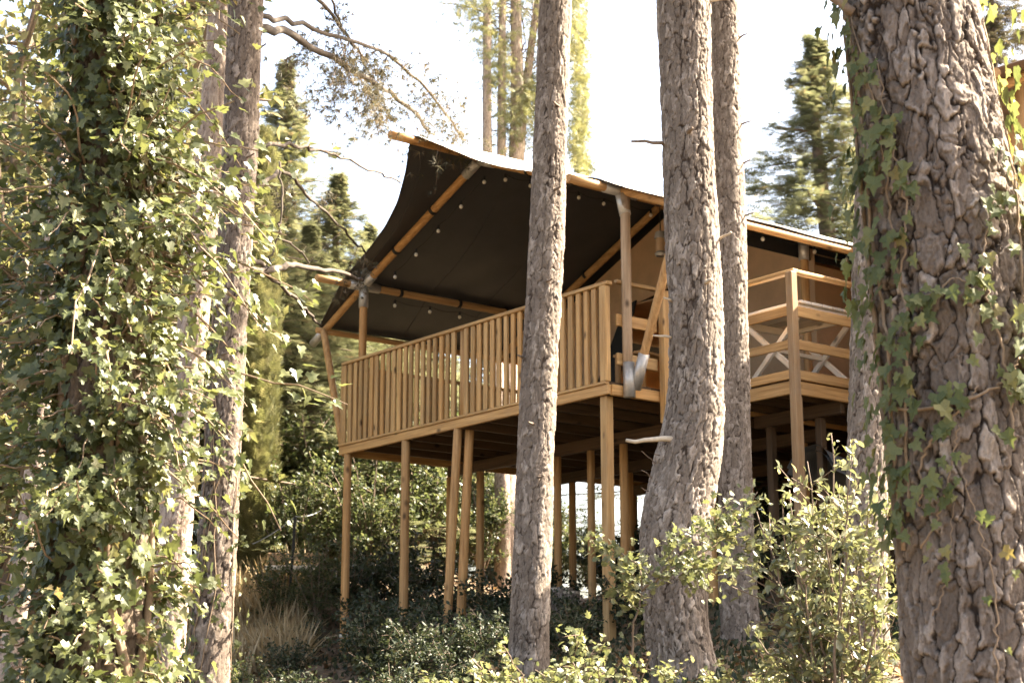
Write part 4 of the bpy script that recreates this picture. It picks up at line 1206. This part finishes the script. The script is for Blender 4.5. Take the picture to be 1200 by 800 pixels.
def put_bush(kind, name, loc, sc, rz, label, group=None, cat='shrub'):
    e = empty(name, loc, rz, label, cat, group)
    for n, me in (('foliage', kind[0]), ('stems', kind[1])):
        o = link(n, me, e); o.scale = (sc, sc, sc)
        if n == 'foliage': tag(o, kind='stuff')
    return e
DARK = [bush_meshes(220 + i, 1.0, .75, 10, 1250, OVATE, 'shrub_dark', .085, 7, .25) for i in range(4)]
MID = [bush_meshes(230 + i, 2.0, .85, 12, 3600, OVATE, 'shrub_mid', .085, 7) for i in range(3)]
LOWSUN = [bush_meshes(240 + i, .8, .85, 8, 760, LOBED, 'haw', .062, 6, .15) for i in range(2)]
BROAD = [bush_meshes(250 + i, 8.0, 3.0, 16, 11000, DIA, 'broad', .17, 16, .3) for i in range(2)]

rs4 = random.Random(44)
# dark shrubs in the shade before and under the deck
dk = [(352, 14.6, .5), (446, 15.6, .7), (462, 15.2, .66), (490, 16.6, .75), (500, 14.2, .52), (525, 15.6, .62), (552, 16.6, .66), (565, 14.4, .5), (588, 15.8, .6), (655, 15.6, .6), (682, 16.8, .6), (668, 14.2, .5), (738, 16.2, .6), (590, 18.2, .8), (640, 19.6, .8), (450, 19.4, .8), (520, 20.2, .9), (470, 12.6, .45), (540, 12.9, .45), (446, 17.2, .75), (365, 19.2, .6), (412, 21.0, .9), (440, 22.0, 1.0), (470, 21.4, .95), (500, 22.4, .95), (345, 17.2, .5)]
def dark_label(x, Y):
    if Y > 17.5: return 'dark shrub in the deep shade among the inner rows of stilts'
    if x < 400: return 'dark leaved shrub outside the banded corner stilt of the deck' if Y > 14 else 'low dark shrub by the foot of the leaning pine, facing the path'
    if x < 480: return 'dark leaved shrub between the banded corner stilt and the leaning stilt pair'
    if x < 560: return 'dark leaved shrub at the foot of the paired leaning stilts'
    if x < 640: return 'dark leaved shrub behind the slim straight pine'
    return 'dark leaved shrub round the square corner stilt of the deck'
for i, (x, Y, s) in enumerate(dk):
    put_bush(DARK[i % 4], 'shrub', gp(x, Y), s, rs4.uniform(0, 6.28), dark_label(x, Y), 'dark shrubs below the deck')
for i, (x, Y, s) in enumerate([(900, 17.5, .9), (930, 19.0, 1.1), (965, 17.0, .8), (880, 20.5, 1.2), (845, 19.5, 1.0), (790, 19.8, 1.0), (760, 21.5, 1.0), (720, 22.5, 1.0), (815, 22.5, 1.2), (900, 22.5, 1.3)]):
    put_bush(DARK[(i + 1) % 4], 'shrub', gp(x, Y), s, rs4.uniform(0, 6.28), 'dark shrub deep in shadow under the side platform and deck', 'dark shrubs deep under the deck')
# sunlit green shrubs behind the stilts
md = [(352, 23.0, .85), (375, 25.5, 1.2), (392, 23.6, .95), (422, 25.2, 1.25), (440, 23.2, .9), (462, 26.5, 1.4), (485, 25.0, 1.2), (512, 27.5, 1.35), (545, 28, 1.1), (405, 29, 1.7), (355, 28, 1.5), (565, 26.5, .85), (640, 29, .8), (690, 29, .75), (435, 28, 1.6), (335, 20.8, .5), (380, 20.6, .55)]
for i, (x, Y, s) in enumerate(md):
    put_bush(MID[i % 3], 'shrub', gp(x, Y), s, rs4.uniform(0, 6.28), ('knee-high green plant near the wire stake and log bench' if s < .6 else 'tall sunlit green shrub behind the log bench' if x < 400 else 'big leafy sunlit shrub seen between the outer deck stilts' if x < 530 else 'small sunlit shrub on the rise behind the deck'), 'green shrubs behind the stilts')
# broadleaved trees full of sun on the left
for i, (x, Y, s) in enumerate([(20, 24, 1.0), (95, 27, 1.1), (160, 25, .95), (-40, 19, .9), (215, 28, .9), (60, 34, 1.3), (-10, 30, 1.3), (-15, 22, 1.35), (58, 23, 1.3)]):
    e = put_bush(BROAD[i % 2], 'broadleaf_tree', gp(x, Y), s, rs4.uniform(0, 6.28), 'sunlit yellow green broadleaf tree beyond the ivy-smothered trunk', 'sunlit trees on the left', 'tree')
# small plants left foreground
for i, (x, Y, s) in enumerate([(150, 11.5, .9), (185, 12.6, .9), (220, 11.2, .75), (290, 13.5, .8), (265, 15, .9), (60, 11, .9), (10, 12, 1.0)]):
    put_bush(MID[i % 3], 'shrub', gp(x, Y), s * .42, rs4.uniform(0, 6.28), 'low green plant at the foot of the leaning pine and ivy tree', 'low plants round the left trunks')
# bright arching plants along the near edge
for i, (x, Y, s) in enumerate([(415, 9.4, .55), (470, 9.2, .62), (520, 9.0, .62), (572, 9.3, .72), (640, 9.3, .80), (705, 9.0, .75), (868, 9.0, .5)]):
    put_bush(LOWSUN[i % 2], 'seedling_bush', gp(x, Y), s, rs4.uniform(0, 6.28), 'low bright green lobed-leaf bush in sun before the pine trunks', 'sunlit bushes along the near edge', 'bush')

# ---- hawthorn sapling reaching across the bowed pine
def sapling():
    Y = 10.4; rs = np.random.RandomState(61); g = gp(733, Y)
    e = empty('hawthorn_sapling', g, 0, 'hawthorn sapling with bright lobed leaves reaching across the bowed pine', 'sapling')
    br = [([(733, 900), (736, 800), (743, 735), (752, 692)], .012), ([(752, 692), (748, 662), (725, 648), (703, 645), (690, 630)], .006), ([(752, 692), (785, 668), (820, 652), (850, 625), (872, 600), (888, 578)], .008), ([(790, 668), (830, 662), (862, 662), (888, 660)], .005), ([(775, 672), (790, 640), (812, 625), (830, 615)], .004), ([(850, 625), (870, 640), (885, 636), (900, 618)], .003), ([(748, 715), (735, 700), (728, 690)], .003), ([(800, 662), (815, 680), (838, 688)], .003), ([(725, 648), (730, 668), (738, 690)], .003), ([(845, 630), (842, 605), (856, 586)], .003)]
    pos, tip, nrm = [], [], []
    for pts, r in br:
        P = smooth_path(np.array([at(x, y, Y + .25 * math.sin(x * .03)) for x, y in pts]), 22); P[1:] += rs.normal(size=(21, 3)) * .006
        if pts[0][1] == 900: P[0] = g - [0, 0, .1]
        a = Acc(); add_tube(a, P, np.linspace(r, r * .4, 22), 6); a.build('branch', M['twig'], e, smooth=True)
        L = np.linalg.norm(np.diff(P, axis=0), axis=1).sum(); m = int(L * (18 if r > .01 else 165)) + 4
        for k in range(m):
            i = rs.randint(1, 21); d = unit(P[i + 1] - P[i - 1]) if i < 21 else unit(P[-1] - P[-2])
            pos.append(P[i] + rs.normal(size=3) * [.045, .05, .038]); tip.append(unit(d * .5 + rs.normal(size=3) * .7 + [0, 0, .15])); nrm.append(unit(np.array([.1, -.25, .8]) + rs.normal(size=3) * .5))
    n = len(pos); split_leaves(e, LOBED, M['haw'], np.array(pos), np.array(tip), np.array(nrm), .062 * rs.uniform(.55, 1.15, n), rs.rand(n), rs, 300)
sapling()
# ---- tall pale shrub in the sun at the right
def pale_shrub():
    Y = 8.6; rs = np.random.RandomState(62); g = gp(965, Y)
    e = empty('pale_leaved_shrub', g, 0, 'tall airy pale-leaved shrub glittering in the sun beside the massive trunk', 'shrub')
    pos, tip, nrm = [], [], []
    tops = [(975, 508), (950, 545), (1000, 530), (925, 575), (1030, 555), (905, 605), (885, 600), (1045, 590), (960, 600), (985, 570), (1010, 610), (935, 650), (900, 690), (880, 740), (1040, 660), (1060, 640), (975, 660), (1000, 700), (930, 720), (1030, 740), (960, 760), (905, 770), (1050, 720), (985, 625), (945, 600), (1020, 580), (1062, 770), (1020, 790), (890, 655)]
    for i, (x, y) in enumerate(tops):
        dY = rs.normal() * .22; b = g + np.array([rs.normal() * .10, rs.normal() * .1, -.1]); top = at(x, y, Y + dY); t = np.linspace(0, 1, 16)[:, None]
        mid = (b + top) / 2 + np.array([(g[0] - top[0]) * .28, 0, -.1])
        P = (1 - t) ** 2 * b + 2 * t * (1 - t) * mid + t * t * top; P[2:] += rs.normal(size=(14, 3)) * .010
        a = Acc(); add_tube(a, P, np.linspace(.010, .003, 16), 6); a.build('stem', M['twig'], e, smooth=True)
        subs = [(P, .45)]
        for j in range(8):
            k = rs.randint(6, 15); d = unit(np.array([rs.normal() * .8, rs.normal() * .6, .55])); q = P[k] + d * rs.uniform(.08, .28) * np.linspace(0, 1, 6)[:, None]
            subs.append((q, 0)); tw = q
            a = Acc(); add_tube(a, q, .0025, 4, cap=False); tag(a.build('twig', M['twig'], e), kind=None)
        for Q, lo in subs:
            m = 19 if lo else 15; u = lo + (1.02 - lo) * rs.rand(m); kk = np.linspace(0, 1, len(Q))
            p = np.stack([np.interp(u, kk, Q[:, c]) for c in range(3)], -1) + rs.normal(size=(m, 3)) * .018
            pos += list(p); tip += list(unit(unit(Q[-1] - Q[0]) * .5 + rs.normal(size=(m, 3)) * .7)); nrm += list(unit(np.array([.2, -.2, .8]) + rs.normal(size=(m, 3)) * .5))
    n = len(pos); split_leaves(e, OVATE, M['shrub_sun'], np.array(pos), np.array(tip), np.array(nrm), .056 * rs.uniform(.5, 1.2, n), rs.rand(n), rs, 300)
pale_shrub()

# ------------------------------------------------------------------ ground cover
def scatter_ground(name, label, cat, base, mat, n, size, seed, xr, yr, flat=True, dens=None):
    rs = np.random.RandomState(seed); y = rs.uniform(*yr, n); x = rs.uniform(*xr, n) * y / 20
    if dens is not None:
        k = dens(x, y) > rs.rand(n); x, y = x[k], y[k]; n = len(x)
    pos = np.stack([x, y, ground_z(x, y) + (.012 if flat else -.01)], -1)
    a = Acc()
    if flat: scatter(a, base, pos, rs.normal(size=(n, 3)) * [1, 1, .25], np.array([0, 0, 1.0]) + rs.normal(size=(n, 3)) * .35, size * rs.uniform(.5, 1.2, n), rs.rand(n))
    else: scatter(a, base, pos, np.array([0, 0, 1.0]) + rs.normal(size=(n, 3)) * .35, rs.normal(size=(n, 3)), size * rs.uniform(.5, 1.2, n), rs.rand(n))
    o = a.build(name, M[mat], None); tag(o, label, cat, kind='stuff')
    return o
scatter_ground('leaf_litter', 'brown fallen leaves and needles strewn over the forest floor', 'leaf litter', DIA, 'litter', 26000, .10, 71, (-8, 8), (7, 30))
BLADE = (np.array([[-.03, 0, 0], [.03, 0, 0], [.022, .55, .05], [-.022, .55, .05], [0, 1, .22]]), np.array([[0, 1, 2], [0, 2, 3], [3, 2, 4]]))
scatter_ground('dry_grass', 'pale dry grass on the slope beside the slim cypress', 'grass', BLADE, 'straw', 13000, .55, 72, (-4.2, -2.55), (18, 25), False, lambda x, y: ss(-.2, .3, noise3(np.stack([x, y, x * 0], -1), 5)) * .8 + .2)
scatter_ground('undergrowth', 'low green ground plants in the shade of the deck', 'ground cover', OVATE, 'shrub_dark', 12000, .075, 73, (-5, 6), (10, 21), False)

# ------------------------------------------------------------------ small things
def stump(x, Y, r, h, seed, label):
    g = gp(x, Y); e = empty('tree_stump', g, 0, label, 'stump', 'stumps under the deck')
    P = np.array([[g[0], g[1], g[2] - .1 + h * k, r * (1.15 - .2 * k)] for k in (0, .35, .7, 1)]); bark_trunk('bark', P, M['bark'], e, seed, (.06, .12), .02, .02, None)
    a = Acc(); add_tube(a, [(g[0], g[1], g[2] - .1 + h - .03), (g[0], g[1], g[2] - .1 + h - .005)], r * .95, 20); a.build('cut_face', M['cut'], e)
stump(655, 18.6, .15, .62, 401, 'broad short tree stump by the thin stilts')
stump(667, 18.2, .10, .55, 402, 'narrow pale tree stump beside the broader stump')
def bench():
    g = gp(352, 21.5); g[2] += .02; e = empty('log_bench', g, R(4), 'rough plank bench on timber blocks near the slim cypress', 'bench')
    for k in range(2): beam('seat_plank', -.36, .36, -.20 + k * .21, -.01 + k * .21, .40, .455, M['white'][0], e)
    beam('backrest', -.36, .36, .24, .29, .55, .66, M['old'][0], e)
    for x in (-.3, .3): beam('backrest_post', x - .03, x + .03, .225, .285 - .046, .0, .66, M['old'][2], e)
    for x in (-.24, .24): beam('block', x - .08, x + .08, -.15, .17, -.1, .398, M['old'][2], e)
bench()
def stake():
    b = gp(346, 21.0); t = at(346, 605, 21.0); e = empty('wire_stake', b, 0, 'thin black metal stake carrying a wire near the log bench', 'stake')
    a = Acc(); add_tube(a, [b - [0, 0, .2], t], .018, 8); a.build('rod', M['dark_iron'], e)
    a = Acc(); k = np.linspace(0, 1, 12)[:, None]; p = at(296, 637, 21.4); q = at(376, 598, 23)
    add_tube(a, p + (t - p) * k - np.array([0, 0, .12]) * k * (1 - k), .007, 5); a.build('wire', M['wire'], e)
    a = Acc(); add_tube(a, t + (q - t) * k - np.array([0, 0, .12]) * k * (1 - k), .007, 5); a.build('wire', M['wire'], e)
stake()

# ------------------------------------------------------------------ the neighbouring tent
def neighbour():
    p0 = at(1157, 84, 13.0)                        # low front corner of its fly
    g = np.array([p0[0] + 1.6, p0[1] + 2.0, gz(p0[0] + 1.6, p0[1] + 2.0)])
    e = empty('safari_tent', g, 0, 'neighbouring brown safari tent beyond the massive trunk', 'tent')
    na, nb = 30, 30; A, B = np.meshgrid(np.linspace(0, 1, na), np.linspace(0, 1, nb))
    def slope(sgn, name):
        X = p0[0] + 2.6 + sgn * 2.6 * (1 - A); Yf = 13.0 - .75 * A ** 2; Yy = Yf + (21 - Yf) * B
        Z = p0[2] + 1.25 * A - .10 * np.sin(A * math.pi) * np.clip(1 - B * 5, 0, 1) - .05 * np.sin(A * math.pi)
        V = np.stack([X, Yy, Z], -1).reshape(-1, 3); V2 = V + [0, 0, .015]; n0 = len(V)
        i = np.arange(nb - 1)[:, None] * na + np.arange(na - 1)[None]; Q = np.stack([i, i + 1, i + na + 1, i + na], -1).reshape(-1, 4)
        e1 = np.arange(na - 1); s1 = np.arange(nb - 1) * na
        Qe = np.concatenate([np.stack([e1, e1 + 1, e1 + 1 + n0, e1 + n0], -1), np.stack([s1 + na, s1, s1 + n0, s1 + na + n0], -1)])
        mk(name, np.concatenate([V, V2]), [np.concatenate([Q[:, ::-1] if sgn < 0 else Q, (Q if sgn < 0 else Q[:, ::-1]) + n0, Qe])], [M['tan2'], M['can_top']], e, smooth=True, midx=np.concatenate([np.zeros(len(Q)), np.ones(len(Q)), np.zeros(len(Qe))]))
    slope(-1, 'canvas_fly'); slope(1, 'canvas_fly')
    G = np.array(g); P = lambda x, y, z: np.array([p0[0] + x, y, z]) - G
    zf = p0[2] - 2.45
    pole('eave_pole', P(.04, 12.9, p0[2] - .05), P(.04, 21, p0[2] - .05), .045, M['pole'][1], e); pole('eave_pole', P(5.16, 12.9, p0[2] - .05), P(5.16, 21, p0[2] - .05), .045, M['pole'][1], e)
    pole('ridge_pole', P(2.6, 12.2, p0[2] + 1.17), P(2.6, 21, p0[2] + 1.17), .05, M['pole'][1], e)
    for s in (1, -1):
        pole('rafter', P(2.6, 13.35, p0[2] + 1.12), P(2.6 - s * 2.6, 13.35, p0[2] - .10), .045, M['pole'][0], e)
        pole('post', P(2.6 - s * 2.2, 13.4, zf), P(2.6 - s * 2.2, 13.4, p0[2] + .05), .05, M['pole'][2], e)
    def slab(name, x0, x1, y0, y1, z0, z1, m): mk(name, boxv(x0 + p0[0], x1 + p0[0], y0, y1, z0, z1), BOXF, m, e)
    slab('side_wall', .28, .31, 14.6, 21, zf, p0[2] + .02, M['tan']); slab('side_wall', 4.89, 4.92, 14.6, 21, zf, p0[2] + .02, M['tan'])
    slab('front_wall', .315, 4.885, 14.6, 14.63, zf, p0[2] + .12, M['tan']); slab('shade_band', .32, 4.88, 14.56, 14.59, p0[2] - .45, p0[2] - .30, M['cuff'])
    for k in range(34): slab('plank', .1, 5.1, 13.1 + k * .235, 13.1 + k * .235 + .225, zf - .035, zf - .004, M['old'][0])
    for y in (13.2, 16, 19, 20.9):
        slab('bearer', .12, 5.08, y, y + .08, zf - .19, zf - .04, M['old'][0])
        for x in (.3, 2.6, 4.9):
            zb = gz(p0[0] + x, y); 
            if zf - .2 - zb > .15: slab('stilt', x - .05, x + .05, y, y + .1, zb - .2, zf - .195, M['deck'][2])
M['tan2'] = plain('brown_canvas_lining', (.13, .085, .06), .7, 0, .12, 4)
neighbour()
